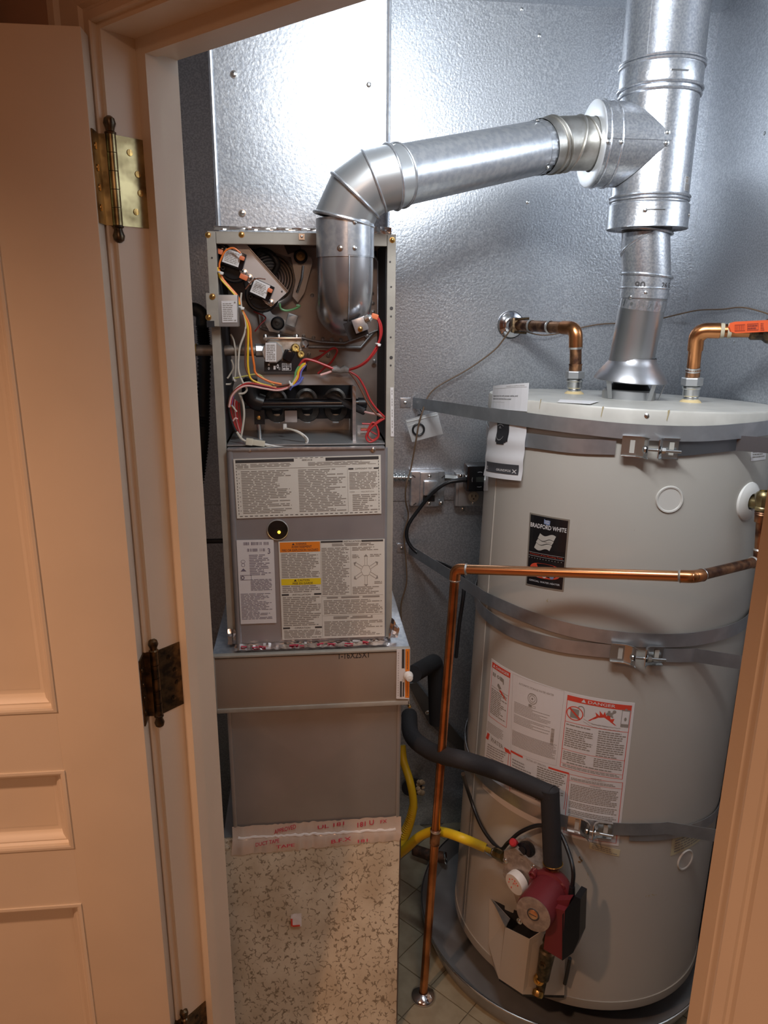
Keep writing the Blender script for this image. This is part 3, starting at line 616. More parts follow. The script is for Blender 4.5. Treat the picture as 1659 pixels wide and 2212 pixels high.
W_([(430, 700), (455, 860), (450, 1000), (455, 1130), (520, 1225), (640, 1260), (780, 1245)], .0019, WN)
for k, (m_, dx, dy) in enumerate(((WR, 0, 0), (WW, 6, -9), (WB, 12, 6), (WY, 4, 13), (WN, -8, 9), (WR, 10, -3), (WPK, -3, 16))):
    W_([(330+dx, 1400+dy), (350+dx, 1320+dy), (400+dx, 1265+dy), (470+dx, 1240+dy), (600+dx, 1262+dy), (700+dx, 1280+dy*.6), (785+dx, 1250+dy*.6), (835+dx, 1180+dy*.5), (860+dx, 1120+dy), (895+dx*.6, 1085+dy)], .0019, m_, 1.535-k*.002)
for k, (m_, dx) in enumerate(((WR, -12), (WG, -22), (WB, 14), (WR, 4), (WY, -4))):
    W_([(800+dx*.5, 1255), (840+dx, 1200), (850+dx, 1150), (880+dx, 1105), (900, 1090)], .0024, m_, 1.527-k*.001)
W_([(780, 1285), (800, 1260), (850, 1235), (880, 1190)], .0024, WB, 1.523)
W_([(885, 1080), (920, 1062), (980, 1075), (1060, 1115), (1110, 1135)], .0024, WR, 1.53); W_([(850, 1110), (890, 1060), (960, 1070), (1040, 1100), (1110, 1130)], .0024, WR, 1.526)
W_([(900, 1075), (970, 1050), (1030, 1020), (1050, 1000), (1000, 995)], .0018, WR, 1.60); W_([(970, 1070), (1060, 1000), (1110, 975), (1135, 1000), (1090, 1080), (1030, 1130), (990, 1165)], .0022, WR, 1.57)
W_([(1010, 1175), (1060, 1160), (1110, 1140)], .0024, WPK, 1.53)
put('braided_wrap', B().tube([A3(1095, 1135, 1.53), A3(1125, 1130, 1.53), A3(1155, 1142, 1.53), A3(1185, 1132, 1.53), A3(1220, 1140, 1.53)], [.006, .008, .0065, .0085, .006], 10), mat('braided_wrap', (.30, .29, .28), .6, .3, bump=1, bs=600), wh)
W_([(1220, 1138), (1280, 1120), (1350, 1080), (1420, 1000), (1440, 950), (1465, 870), (1462, 800), (1435, 740)], .0023, WR); W_([(1220, 1135), (1300, 1105), (1370, 1050), (1430, 960), (1455, 880), (1448, 790), (1425, 745)], .0019, WR, 1.527)
W_([(1220, 1145), (1290, 1190), (1340, 1270), (1380, 1360), (1430, 1430), (1490, 1490)], .0021, WR); W_([(1215, 1145), (1270, 1210), (1320, 1300), (1360, 1380), (1420, 1460), (1488, 1500)], .0019, WN)
W_([(1490, 1500), (1440, 1530), (1380, 1580), (1350, 1640), (1380, 1675), (1440, 1640), (1435, 1570), (1400, 1530), (1360, 1590)], .0021, WR, 1.528); W_([(1470, 1500), (1410, 1545), (1365, 1620), (1400, 1660), (1445, 1620), (1420, 1550), (1320, 1538)], .0018, WR, 1.531); W_([(1310, 1585), (1370, 1590), (1430, 1620)], .0016, WR, 1.534)
for k in range(9): W_([(335+k*9, 1330+k*7), (330+k*9, 1400), (340+k*9, 1480+k*4), (385+k*5, 1600+k*2)], .0021, (WR, WR, WN, WR, WPK, WR, WR, WN, WR)[k], 1.57+k*.003)
W_([(400, 1310), (430, 1380), (440, 1470), (430, 1560), (415, 1650)], .0023, WW, 1.545); W_([(360, 1220), (330, 1330), (320, 1400), (350, 1530), (390, 1610), (440, 1670)], .0024, WK, 1.545); W_([(385, 1600), (420, 1650), (460, 1675)], .0026, WW, 1.535)
W_([(340, 870), (365, 930), (378, 1050), (370, 1200), (345, 1240), (300, 1245)], .0019, WW, 1.56); W_([(345, 1060), (360, 1120), (330, 1180), (315, 1200)], .0018, WW, 1.56); W_([(365, 1200), (440, 1185), (540, 1170), (600, 1210), (665, 1250)], .0016, mat('olive_wire', (.45, .42, .12), .5), 1.53)
W_([(705, 640), (715, 680), (760, 695), (820, 680), (855, 660), (830, 655)], .0022, WG, 1.60); W_([(510, 700), (600, 745), (560, 800), (520, 850)], .0014, WR, 1.62); W_([(335, 1385), (385, 1450)], .0018, WW, 1.55); W_([(355, 1520), (375, 1498), (392, 1505)], .0018, WPK, 1.55)
for x, y, y_ in ((265, 410, 1.522), (420, 672, 1.522), (785, 1240, 1.518), (1440, 945, 1.525), (368, 1210, 1.55)):
    put('cable_tie', B().torus(A3(x, y, y_), V((.2, .1, 1)) if y < 1000 else V((1, 0, .4)), .0048, .0017, 16, 6), WHITE, wh)
    put('tie_head', B().box(A3(x+8, y+6, y_-.005), (.006, .004, .005), bev=.001), WHITE, wh)

# lower service panel with sight glass and labels
YL = 1.505
x0, x1 = -.1625, .1645; zp0 = fz0+.004
b = B(); b.box(((x0+x1)/2+.004, (YL+YC)/2+.001, (zp0+zpn)/2), (x1-x0-.012, YC-YL-.001, zpn-zp0)); 
b.tube([(x0+.007, YL+.007, zp0), (x0+.007, YL+.007, zpn)], .0075, 16); b.tube([(x1-.003, YL+.007, zp0), (x1-.003, YL+.007, zpn)], .006, 16)
sv = put('service_panel', b, FRONT, fu)
put('panel_lip', B().box((0, YL+.006, zpn+.001), (x1-x0-.006, .016, .005), bev=.001), DUCT, sv)
screw(sv, PY(806, 971, YL-.001), -Y, .9); screw(sv, PY(540, 973, YL-.001), -Y, .5)
def Q4(x, y): return 430+x/3.53, 940+y/3.53
def F4(a, b_, c, d, yy=YL-.0003): return Flat(*[PY(*Q4(*q), yy) for q in (a, b_, c, d)], -Y)
s = F4((262, 182), (1385, 150), (1390, 597), (290, 635)); lo = put('service_label', sheet(s), LABEL, sv, smooth=False)
g = B(); k = B(); h1 = .0012
rect(k, s, .012, .018, .405, .07, h1); rect(k, s, .62, .018, .985, .07, h1); text(k, s, 'SERVICE', .46, .035, .53, .062, h1)
for i in range(28): rect(k, s, .02+i*.0345, .962, .02+i*.0345+.02, .972, h1)
for i in range(17):
    for u_ in (.014, .982): rect(k, s, u_, .09+i*.051, u_+.0035, .09+i*.051+.03, h1)
for i in range(6): rect(k, s, .41+i*.035, .008, .41+i*.035+.02, .014, h1)
lines(g, s, .02, .085, .10, .16, 3, h1, .6, .04); lines(g, s, .11, .085, .39, .15, 3, h1, .5); lines(g, s, .50, .085, .97, .15, 4, h1, .5); rect(g, s, .02, .17, .76, .176, h1)
for i in range(9): rect(g, s, .028, .24+i*.078, .034, .255+i*.078, h1)
lines(g, s, .045, .20, .38, .93, 26, h1, .5, .06, .5); lines(g, s, .43, .20, .755, .93, 26, h1, .5, .06, .4)
rect(k, s, .775, .205, .81, .23, h1); rect(k, s, .95, .205, .985, .23, h1); text(k, s, 'COMPONENT TEST', .82, .205, .94, .23, h1); rect(g, s, .768, .2, .7695, .95, h1)
lines(g, s, .78, .27, .975, .57, 12, h1, .5, .05, .15); text(g, s, 'CODE', .78, .60, .815, .62, h1); text(g, s, 'DESCRIPTION', .86, .60, .95, .62, h1); lines(g, s, .80, .65, .975, .94, 9, h1, .5, .05, .5)
put('label_print', k, INK, lo, smooth=False); put('small_print', g, INKG, lo, smooth=False)
s = F4((285, 800), (568, 795), (590, 1430), (318, 1440)); lo = put('rating_label', sheet(s), LABELW, sv, smooth=False)
g = B()
for i in range(34):
    if RND.random() < .8: rect(g, s, .16+i*.021, .025, .16+i*.021+RND.choice((.008, .014)), .06, h1)
for i in range(24):
    if RND.random() < .75: rect(g, s, .28+i*.02, .10, .28+i*.02+.012, .135, h1)
text(g, s, '3', .83, .10, .90, .165, h1, .01)
lines(g, s, .32, .17, .9, .42, 13, h1, .4, .2, .5); lines(g, s, .33, .46, .92, .60, 9, h1, .45, .12, .2); lines(g, s, .04, .63, .9, .95, 20, h1, .4, .14, .5)
disc(g, s, .15, .29, .05, .022, h1, 16, .8); disc(g, s, .15, .25, .06, .02, h1, 16, .85); poly(g, s, [(.07, .365), (.15, .33), (.23, .365)], h1); frame(g, s, .06, .41, .36, .47, .01, .005, h1); disc(g, s, .12, .44, .05, .024, h1, 16, .55)
put('violet_print', g, INKB, lo, smooth=False)
s = F4((605, 812), (1415, 790), (1415, 1532), (635, 1560)); lo = put('warning_label', sheet(s), LABEL, sv, smooth=False)
k, g, o_, y_ = B(), B(), B(), B()
rect(o_, s, .012, .008, .387, .105, h1); rect(y_, s, .012, .372, .387, .435, h1); put('orange_band', o_, ORANGE, lo, smooth=False); put('yellow_band', y_, YELLOW, lo, smooth=False)
h2 = .0016
warn(k, s, .125, .015, .025, .02, h2); text(k, s, 'WARNING', .16, .015, .26, .035, h2); text(k, s, 'AVERTISSEMENT', .12, .042, .31, .065, h2); text(k, s, 'FIRE OR EXPLOSION HAZARD', .03, .075, .37, .098, h2)
warn(k, s, .13, .378, .03, .02, h2); text(k, s, 'CAUTION', .17, .378, .28, .398, h2); text(k, s, 'MISE EN GARDE', .12, .408, .31, .430, h2)
for (a, c_, v_, w_, tx) in ((.012, .387, .525, .17, 'INSTALLATION'), (.012, .387, .87, .15, 'OPERATION'), (.395, .985, .005, .16, 'INSTALLATION')):
    L_ = c_-a; rect(k, s, a, v_, a+L_*.18 if a < .3 else a+L_*.35, v_+.017, h1); rect(k, s, c_-L_*.18 if a < .3 else c_-L_*.35, v_, c_, v_+.017, h1); m_ = (a+c_)/2; text(k, s, tx, m_-w_/2, v_+.002, m_+w_/2, v_+.018, h1)
lines(g, s, .02, .115, .38, .365, 15, h1, .5, .06, .3); lines(g, s, .02, .44, .38, .515, 4, h1, .5, .06, .3); lines(g, s, .02, .555, .38, .86, 16, h1, .5, .06, .3, .1); lines(g, s, .02, .90, .38, .99, 6, h1, .5, .06, .3)
rect(g, s, .391, .008, .393, .99, h1); lines(g, s, .50, .03, .90, .06, 2, h1, .6, .1); lines(g, s, .40, .07, .66, .55, 30, h1, .5, .06, .3); rect(g, s, .675, .065, .677, .56, h1); rect(g, s, .395, .56, .985, .562, h1); rect(g, s, .395, .76, .985, .762, h1)
lines(g, s, .69, .07, .97, .11, 3, h1, .5, .06, .4); lines(g, s, .69, .145, .76, .185, 3, h1, .5, .05); lines(g, s, .86, .145, .97, .175, 2, h1, .5, .05); lines(g, s, .69, .47, .95, .55, 5, h1, .5, .06, .4); lines(g, s, .90, .42, .98, .45, 2, h1, .5, .05)
lines(g, s, .44, .565, .95, .585, 1, h1, .8, .2); lines(g, s, .41, .60, .98, .75, 9, h1, .5, .06, .3); lines(g, s, .50, .77, .90, .80, 2, h1, .7, .2); lines(g, s, .41, .82, .98, .98, 10, h1, .5, .06, .4)
cu_, cv_ = .82, .31                                            # clearance diagram: six arrows around a hexagon
for i in range(6):
    a_ = PI/6+i*PI/3 if False else PI/2+i*PI/3; du, dv = math.cos(a_)*.045, math.sin(a_)*.055; ex_, ey_ = math.cos(a_)*.115, math.sin(a_)*.14; qx, qy = -math.sin(a_)*.010, math.cos(a_)*.012
    for sg in (1, -1): poly(g, s, [(cu_+du+qx*sg, cv_+dv+qy*sg), (cu_+ex_+qx*sg, cv_+ey_+qy*sg), (cu_+ex_+qx*sg*1.3, cv_+ey_+qy*sg*1.3), (cu_+du+qx*sg*1.3, cv_+dv+qy*sg*1.3)], h1)
    poly(g, s, [(cu_+ex_+qx*2, cv_+ey_+qy*2), (cu_+ex_*1.18, cv_+ey_*1.18), (cu_+ex_-qx*2, cv_+ey_-qy*2)], h1)
disc(g, s, cu_, cv_, .05, .06, h1, 6, .93)
put('label_print', k, INK, lo, smooth=False); put('small_print', g, INKG, lo, smooth=False)
c = PY(*Q4(600, 722), YL); r_ = .0215
sg_ = put('sight_glass', B().lathe(c, -Y, [(r_*1.06, 0), (r_*1.06, .0014), (r_, .0028), (r_*.97, .002)], 36), mat('clear_rim', (.4, .38, .36), .15, .2), sv)
put('glass_disc', B().lathe(c, -Y, [(r_, .0018), (0, .0024)], 36), mat('dark_glass', (.015, .014, .012), .08), sg_); put('amber_indicator', B().ball(PY(*Q4(610, 740), YL-.003), .0032, 12, 8), AMBER, sg_)
# side serial label on the right stile
s = Flat(*[PY(*q, YC-.0004) for q in ((843, 837), (850, 837), (851, 943), (844, 943))], -Y); lo = put('serial_label', sheet(s), LABELW, fu, smooth=False); g = B()
for i in range(16):
    if i % 4 != 2: rect(g, s, .4, .05+i*.056, .62, .09+i*.056, h1)
put('small_print', g, INKG, lo, smooth=False)
# feet of foil and cement smears at the furnace foot
fo = thing('foil_sealing_tape', (0, 1.49, fz0), 'crumpled silver foil tape with red print sealing furnace foot to filter rack', 'tape')
b = crumple(B(), Flat((-.165, 1.482, fz0-.001), (.17, 1.482, fz0-.001), (.17, YL-.0005, fz0+.003), (-.165, YL-.0005, fz0+.003), Z), 60, 3, .0005, .003, 31); put('tape_strip', b, FOIL, fo, ang=10)
b = B()
for x_ in (-.145, -.12, -.105, -.04, -.03, -.02, .02, .045, .08, .085, .12): b.box((x_, 1.489+RND.uniform(-.004, .004), fz0+.0045), (RND.uniform(.006, .018), .0035, .001), M.Rotation(RND.uniform(-.5, .5), 3, 'Z'))
put('red_print', b, FOILP, fo, smooth=False)
for cx_, s_ in ((-.172, 5), (.183, 8)):
    vs = []; rr = random.Random(s_)
    for j in range(5):
        for i in range(5): vs.append((cx_-.010+.02*i/4+rr.uniform(-.002, .002)+(j*.0016 if cx_ > 0 else -j*0), 1.515-.006*rr.random(), fz0+.002+(.05 if cx_ > 0 else .035)*j/4*(1-(i/4)*.55 if cx_ > 0 else 1)))
    b = B(); b.add(vs, [(j*5+i, j*5+i+1, j*5+i+6, j*5+i+5) for j in range(4) for i in range(4)]); put('corner_patch', b, FOIL, fo, ang=10)

# ------------------------------------------------------------------ FILTER RACK
YR = 1.474; rx0, rx1 = PY(461, 1475, YR).x, PY(885, 1460, YR).x; rz1 = fz0-.006; rz0 = PY(670, 1530, YR).z
fr = thing('filter_rack', (0, 1.7, rz0), 'wide shallow filter rack with tan metal door under the furnace', 'filter rack')
put('rack_body', B().box(((rx0+rx1)/2, YR+.27, (rz0+rz1)/2), (rx1-rx0, .52, rz1-rz0), bev=.002), DUCT, fr)
TAN = mat('tan_filter_door', (.46, .38, .31), .34, .45, var=.06, vs=5)
fd = put('filter_door', B().box(((rx0+rx1)/2, YR+.004, (rz0+rz1)/2-.001), (rx1-rx0-.006, .012, rz1-rz0-.012), bev=.001), TAN, fr)
b = B(); b.box(((rx0+rx1)/2, YR+.002, rz1-.0015), (rx1-rx0, .014, .005), bev=.0012); b.box(((rx0+rx1)/2, YR+.002, rz0+.005), (rx1-rx0, .014, .010), bev=.0015); b.box((rx0+.003, YR+.002, (rz0+rz1)/2), (.006, .014, rz1-rz0), bev=.0015); b.box((rx1-.002, YR+.002, (rz0+rz1)/2), (.004, .014, rz1-rz0), bev=.001)
put('rack_rail', b, FURP, fr)
s = Flat(*[PY(*Q4(*q), YR-.0022) for q in ((1065, 1655), (1295, 1650), (1295, 1695), (1065, 1708))], -Y); b = B(); text(b, s, '1-16X25X1', 0, 0, 1, 1, .0003, .012); put('handwriting', b, INK, fd, smooth=False)
s = F4((1507, 1632), (1605, 1628), (1602, 2012), (1503, 2008), YR-.0055); lo = put('door_label', sheet(s), LABELW, fd, smooth=False); o_, k, g = B(), B(), B()
rect(o_, s, .68, .0, 1, .44, h1); rect(o_, s, .68, .56, 1, .97, h1); rect(k, s, .40, .0, .6, .38, h1); rect(k, s, .28, .64, .42, .96, h1); rect(k, s, .5, .66, .6, .95, h1)
for i in range(18): rect(g, s, .62, .01+i*.022, .67, .022+i*.022, h1); rect(g, s, .44, .6+i*.02, .48, .61+i*.02, h1); rect(g, s, .12, .06+i*.05, .16, .09+i*.05, h1)
for i in range(12): rect(k, s, .8, .05+i*.03, .88, .065+i*.03, h2); rect(k, s, .8, .6+i*.028, .88, .612+i*.028, h2)
for b, m_, n_ in ((o_, ORANGE, 'orange_band'), (k, INK, 'label_print'), (g, INKG, 'small_print')): put(n_, b, m_, lo, smooth=False)
c = PY(882, 1459, YR-.008); put('door_knob', B().lathe(c, V((.05, -1, 0)), [(.0105, 0), (.0105, .003), (.0095, .006), (.0082, .0065), (.0082, .013), (.007, .016), (0, .017)], 24), WHITE, fr)
b = B()
for z_ in (.35, .53, .8): b.box((rx0+.0015, YR-.006, rz0+(rz1-rz0)*z_), (.004, .003, .012))
put('latch_slots', b, INK, fr, smooth=False)
put('brass_fitting', B().lathe(PY(884, 1524, 1.49), -Y, [(.004, 0), (.004, .006), (.0025, .008), (0, .008)], 10), BRASSY, fr)

# ------------------------------------------------------------------ RETURN DUCT and speckled base plenum
YD = 1.50; dx0, dx1 = PY(500, 1700, YD).x, PY(864, 1700, YD).x; dz0 = PY(680, 1795, YD).z
rd = thing('return_duct', (0, 1.7, dz0), 'plain galvanised duct with cross-broken face below the filter rack', 'duct')
b = B(); xm, zm = (dx0+dx1)/2, (dz0+rz0)/2
b.add([(dx0, YD, dz0), (dx1, YD, dz0), (dx1, YD, rz0), (dx0, YD, rz0), (xm, YD-.007, zm), (dx0, 2.0, dz0), (dx1, 2.0, dz0), (dx1, 2.0, rz0), (dx0, 2.0, rz0)],
      [(0, 1, 4), (1, 2, 4), (2, 3, 4), (3, 0, 4), (0, 3, 8, 5), (1, 6, 7, 2), (5, 8, 7, 6), (0, 5, 6, 1), (3, 2, 7, 8)])
put('duct_body', b, DULL, rd, smooth=False)
for x_ in (dx0+.004, dx1-.005): put('corner_seam', B().box((x_, YD-.002, (dz0+rz0)/2), (.009, .006, rz0-dz0), bev=.002), DULL, rd)
# base plenum: face leans out towards the floor
zt_ = dz0-.003; bx0t, bx1t = PY(482, 1838, YD-.01).x, PY(862, 1815, YD).x; YB0 = 1.352
bx0b, bx1b = PY(500, 2212, YB0+.01).x-.004, PY(853, 2212, YB0+.01).x
bp = thing('base_plenum', (0, 1.6, 0), 'speckled beige liner board box with sloping front under the duct', 'duct')
b = B().add([(bx0t, YD+.002, zt_), (bx1t, YD+.002, zt_), (bx1b, YB0, 0.0), (bx0b, YB0, 0.0), (bx0t, 2.0, zt_), (bx1t, 2.0, zt_), (bx1b, 2.0, 0), (bx0b, 2.0, 0)],
            [(0, 1, 2, 3), (1, 5, 6, 2), (0, 3, 7, 4), (4, 7, 6, 5), (0, 4, 5, 1)]); put('board_box', b, DULL, bp, smooth=False)
sl = V((0, YB0-YD, -zt_)).normalized(); nb = V((0, sl.z, -sl.y)); 
if nb.y > 0: nb = -nb
def BPt(u, v, h=0.):                     # point on the sloping face
    xa = bx0t*(1-v)+bx0b*v; xb = bx1t*(1-v)+bx1b*v; return V((xa*(1-u)+xb*u, YD*(1-v)+YB0*v, zt_*(1-v)))+nb*h
rr = random.Random(3); nU, nV = 26, 30; vs = []
for h in (.0, .006):
    for j in range(nV+1):
        for i in range(nU+1):
            u = i/nU; e = 0
            if i == 0: e = -.012*rr.random()*(1 if j < 4 or 18 < j < 22 else .15)
            if i == nU: e = .003*rr.random()
            vs.append(BPt(u+e, min(1, j/nV), h+(rr.uniform(-.0006, .0006) if h else 0)))
b = B(); m = nU+1; k2 = (nU+1)*(nV+1)
b.add(vs, [(k2+j*m+i, k2+j*m+i+1, k2+(j+1)*m+i+1, k2+(j+1)*m+i) for j in range(nV) for i in range(nU)]+[(j*m, (j+1)*m, k2+(j+1)*m, k2+j*m) for j in range(nV)]+[(j*m+nU, k2+j*m+nU, k2+(j+1)*m+nU, (j+1)*m+nU) for j in range(nV)]+[(i, k2+i, k2+i+1, i+1) for i in range(nU)])
put('front_board', b, BOARD, bp)
put('edge_strip', B().slab([BPt(1.002, 0, .004), BPt(1.008, 0, -.004), BPt(1.008, 1, -.004), BPt(1.002, 1, .004)], .002, X), mat('edge_steel', (.16, .13, .11), .5, .5), bp, smooth=False)
for (u, v, s_, sd) in ((.03, .03, .022, 4), (.02, .80, .020, 9), (.985, .01, .012, 5)):
    b = B(); q = random.Random(sd)
    for i in range(9): b.ball(BPt(u+q.uniform(-.025, .03), v+q.uniform(-.015, .04), .003+q.uniform(0, .002)), s_*q.uniform(.22, .5), 9, 6, (1, .35, .9))
    put('insulation_tuft', b, BOARD, bp)
p5 = BPt(.405, .41, .008); b = B(); crumple(b, Flat(p5+V((-.013, 0, .018)), p5+V((.012, 0, .020)), p5+V((.012, 0, -.013))+Y*-.006, p5+V((-.012, 0, -.012))-Y*.006, -Y), 6, 6, .0, .0015, 2)
put('torn_label_scrap', b, LABELW, bp, ang=15); b = B(); b.box(p5+V((-.011, -.006, -.001)), (.004, .001, .022)); b.box(p5+V((-.001, -.008, -.009)), (.018, .001, .004)); put('scrap_red_print', b, RED, bp, smooth=False)
b = B(); sf = Flat(BPt(.06, .025, .0065), BPt(.40, .02, .0065), BPt(.30, .05, .0065), BPt(.10, .05, .0065), -Y); b.add([sf.pt(*q, 0) for q in ((0, 0), (1, 0), (.8, .9), (.5, 1.4), (.35, 1.5), (.1, 1.1))], [(0, 1, 2, 3, 4, 5)]); put('bare_metal_gap', b, DULL, bp, smooth=False)
# clear printed tape around the joint
tp = thing('joint_tape', (0, YD, dz0), 'clear crinkled tape with red print across the joint below the duct', 'tape')
tc1 = [PY(505, 1783, YD-.003), PY(861, 1760, YD-.003), PY(860, 1787, YD-.006), PY(505, 1806, YD-.006)]
b = B(); rr = random.Random(12); n_ = 60; vs = []
c0, c1 = V((dx0-.003, YD-.004, 0)), V((dx1+.003, YD-.004, 0))
zT0, zT1 = PY(505, 1783, YD).z, PY(861, 1760, YD).z; zM0, zM1 = PY(505, 1803, YD).z, PY(861, 1784, YD).z
low0, low1 = BPt(.045, .080, .0085), BPt(1.0, .060, .0085)
for i in range(n_+1):
    t = i/n_; x_ = dx0-.003+(dx1-dx0+.006)*t; j = rr.uniform(-.0015, .0015)
    top = V((x_, YD-.0048+j*.4, zT0*(1-t)+zT1*t+j)); mid = V((x_, YD-.0085+j, zM0*(1-t)+zM1*t+j*.5-.001)); mid2 = mid+V((0, -.004+j, -.004)); lw = low0*(1-t)+low1*t+V((0, j*.6, j*1.3)); lm2 = mid2*.5+lw*.5+V((0, -.002+j, 0))
    vs += [top, mid, mid2, lm2, lw]
b.add(vs, [(i*5+j, i*5+j+1, i*5+j+6, i*5+j+5) for i in range(n_) for j in range(4)])
TAPEM = mat('clear_tape', (.78, .66, .56), .16, .2, alpha=.78); put('tape_band', b, TAPEM, tp, ang=60)
cr = B().tube([V(vs[i*5+1])+V((0, -.0012, -.0015)) for i in range(2, n_-1)], [.0030+rr.uniform(-.0008, .001) for _ in range(n_-3)], 6); put('crease', cr, mat('crease_glint', (.86, .84, .82), .22, .25), tp)  # whitish bead paints the glint along the tape fold
b = B()
def tline(body, t0, t1, y0, y1, sk):
    A_ = lambda t, v: (V((dx0+(dx1-dx0)*t, YD-.0095, (zT0*(1-t)+zT1*t)*(1-v)+(zM0*(1-t)+zM1*t)*v)) if v <= 1 else V((dx0+(dx1-dx0)*t, YD-.0195-(v-1)*.006, (zM0*(1-t)+zM1*t)-(v-1)*.030)))
    class S_: nx = 1
    S_.pt = staticmethod(lambda u, v, h=0.: A_(t0+(t1-t0)*u, y0+(y1-y0)*v+sk*(1-u)))
    text(b, S_, body, 0, 0, 1, 1, 0, .012)
tline('APPROVED', .24, .37, .0, .45, .45); tline('DUCT TAPE', .13, .27, 1.05, 1.35, .25); tline('181 U', .74, .84, .05, .5, .2); tline('UL 181', .5, .66, .05, .4, .25); tline('B.F.X', .58, .70, 1.2, 1.5, .2); tline('TAPE', .25, .36, 1.5, 1.75, .1); tline('181', .74, .80, 1.45, 1.7, .05); tline('FX', .88, .92, .1, .4, .05)
put('red_print', b, FOILP, tp, smooth=False)

# ------------------------------------------------------------------ FURNACE VENT CONNECTOR
RV = .0525
def bead(parent, c, ax, R=RV, r=.0028, m=None, nm='bead'): return put(nm, B().torus(c, ax, R+.0005, r, 44, 8), m or DUCT, parent)
vc = thing('vent_connector', PY(746, 700, 1.47), 'four inch galvanised vent pipe elbowing up from the furnace to the stack', 'vent pipe')
c1 = PY(743, 474, 1.462); xv = PY(746, 560, 1.462).x; zbt = PY(746, 733, 1.48).z+RV+.004
va = V((xv, 1.462, c1.z)); vm = V((xv, 1.462, PY(746, 552, 1.41).z))
pb = [V((xv, 1.462, vm.z))]+[V((xv, 1.462+.078*(1-math.cos(a)), zbt+.078-.078*math.sin(a))) for a in [PI/2*i/9 for i in range(10)]]+[V((xv, YV-.02, zbt))]
el = put('lower_elbow', B().tube(pb, RV, 40, cap=False), mat('elbow_metal', (.60, .60, .62), .26, .85, vs=10, col2=(.40, .40, .42), lo=.3, hi=.7), vc)
put('elbow_seam', B().tube([p-(V((0, math.sin(min(i, 9)/9*PI/2)*-0+RV+.0005, 0)) if i < 1 else (V((0, RV+.0005, 0))*math.cos((i-1)/9*PI/2)+V((0, 0, RV+.0005))*math.sin((i-1)/9*PI/2)))+V((.004, 0, 0)) for i, p in enumerate(pb[:9])], .0014, 6), DUCT, el)
put('riser', B().tube([vm+Z*-.001, V((xv, 1.462, c1.z))], RV+.0014, 40, cap=False), DUCT, vc)
lapx = B(); 
for i in range(9):
    a = -PI/2+.03+i*.11; p = V((xv, 1.462, 0))+V((math.cos(a), math.sin(a), 0))*(RV+.0022); lapx.v += [V((p.x, p.y, vm.z+.001)), V((p.x, p.y, c1.z-.004))]
lapx.f = [(2*i, 2*i+2, 2*i+3, 2*i+1) for i in range(8)]; put('riser_lap', lapx, DUCT, vc)
c2 = PY(767, 422, 1.457); c3 = PY(808, 392, 1.454); c3b = PY(846, 383, 1.452); c4 = PY(1168, 318, 1.628)
d1 = Z; d2 = (c2-c1).normalized(); d3 = (c3-c2).normalized(); d3b = (c3b-c3).normalized(); d4 = (c4-c3b).normalized()
def gore(name, a, b_, na, nb_, R, m, parent, n=44):   # mitred segment between two cutting planes
    ax = (b_-a).normalized(); x, y, z = frame_of(ax); vs = []
    for c, nn in ((a, na), (b_, nb_)):
        for j in range(n):
            p = c+x*R*math.cos(2*PI*j/n)+y*R*math.sin(2*PI*j/n); t = (c-p).dot(nn)/ax.dot(nn); vs.append(p+ax*t)
    b = B().add(vs, [(j, (j+1) % n, n+(j+1) % n, n+j) for j in range(n)])
    return put(name, b, m, parent)
n1 = (d1+d2).normalized(); n2 = (d2+d3).normalized(); n3 = (d3+d3b).normalized(); n4 = (d3b+d4).normalized()
GORE = mat('gore_metal', (.64, .66, .67), .3, .8, vs=8, col2=(.54, .57, .60), lo=.3, hi=.7)
gore('elbow_gore', c1, c2, n1, n2, RV+.001, GORE, vc); gore('elbow_gore', c2, c3, n2, n3, RV+.002, GORE, vc); gore('elbow_gore', c3, c3b, n3, n4, RV+.0025, GORE, vc); bead(vc, c3, n3, RV+.0032, .0022)
bead(vc, c1, n1, RV+.003, .003); bead(vc, c2, n2, RV+.003, .003)
q0 = c3b+d4*.020; gore('elbow_collar', c3b, q0, n4, d4, RV+.002, GORE, vc); bead(vc, c3b, n4, RV+.003, .0028); bead(vc, q0-d4*.004, d4, RV+.002, .0022)
q1 = c4
put('long_pipe', B().tube([q0-d4*.002, q1], [RV, RV-.0015], 48, cap=False), DUCT, vc)
b = B(); x, y, z = frame_of(d4); nn = 64
vs = []
for j in range(nn):
    a = 2*PI*j/nn; dd = x*math.cos(a)+y*math.sin(a); w2 = .0018*math.sin(j*PI/1.5)
    vs += [q1-d4*.020+dd*(RV-.001), q1-d4*.004+dd*(RV-.0008+w2), q1+d4*.004+dd*(RV-.003)]
put('crimped_end', b.add(vs, [(3*j+k, 3*((j+1) % nn)+k, 3*((j+1) % nn)+k+1, 3*j+k+1) for j in range(nn) for k in (0, 1)]), DUCT, vc, ang=60)
DGV = mat('dirty_vent_metal', (.62, .61, .58), .38, .95, vs=30, col2=(.42, .40, .36), lo=.35, hi=.6)
e0, e1_, e2_, e3_ = q1-d4*.002, PY(1198, 313, 1.640), PY(1236, 311, 1.650), PY(1292, 311, 1.658)
f1, f2 = (e2_-e1_).normalized(), (e3_-e2_).normalized()
gore('adjustable_gore', e0, e1_, d4, (d4+f1+V((0, 0, .35))).normalized(), RV+.0012, DGV, vc); gore('adjustable_gore', e1_, e2_, (d4+f1+V((0, 0, .35))).normalized(), (f1+f2+V((0, 0, -.5))).normalized(), RV+.0005, DGV, vc)
gore('adjustable_gore', e2_, e3_, (f1+f2+V((0, 0, -.5))).normalized(), f2, RV-.001, DGV, vc)
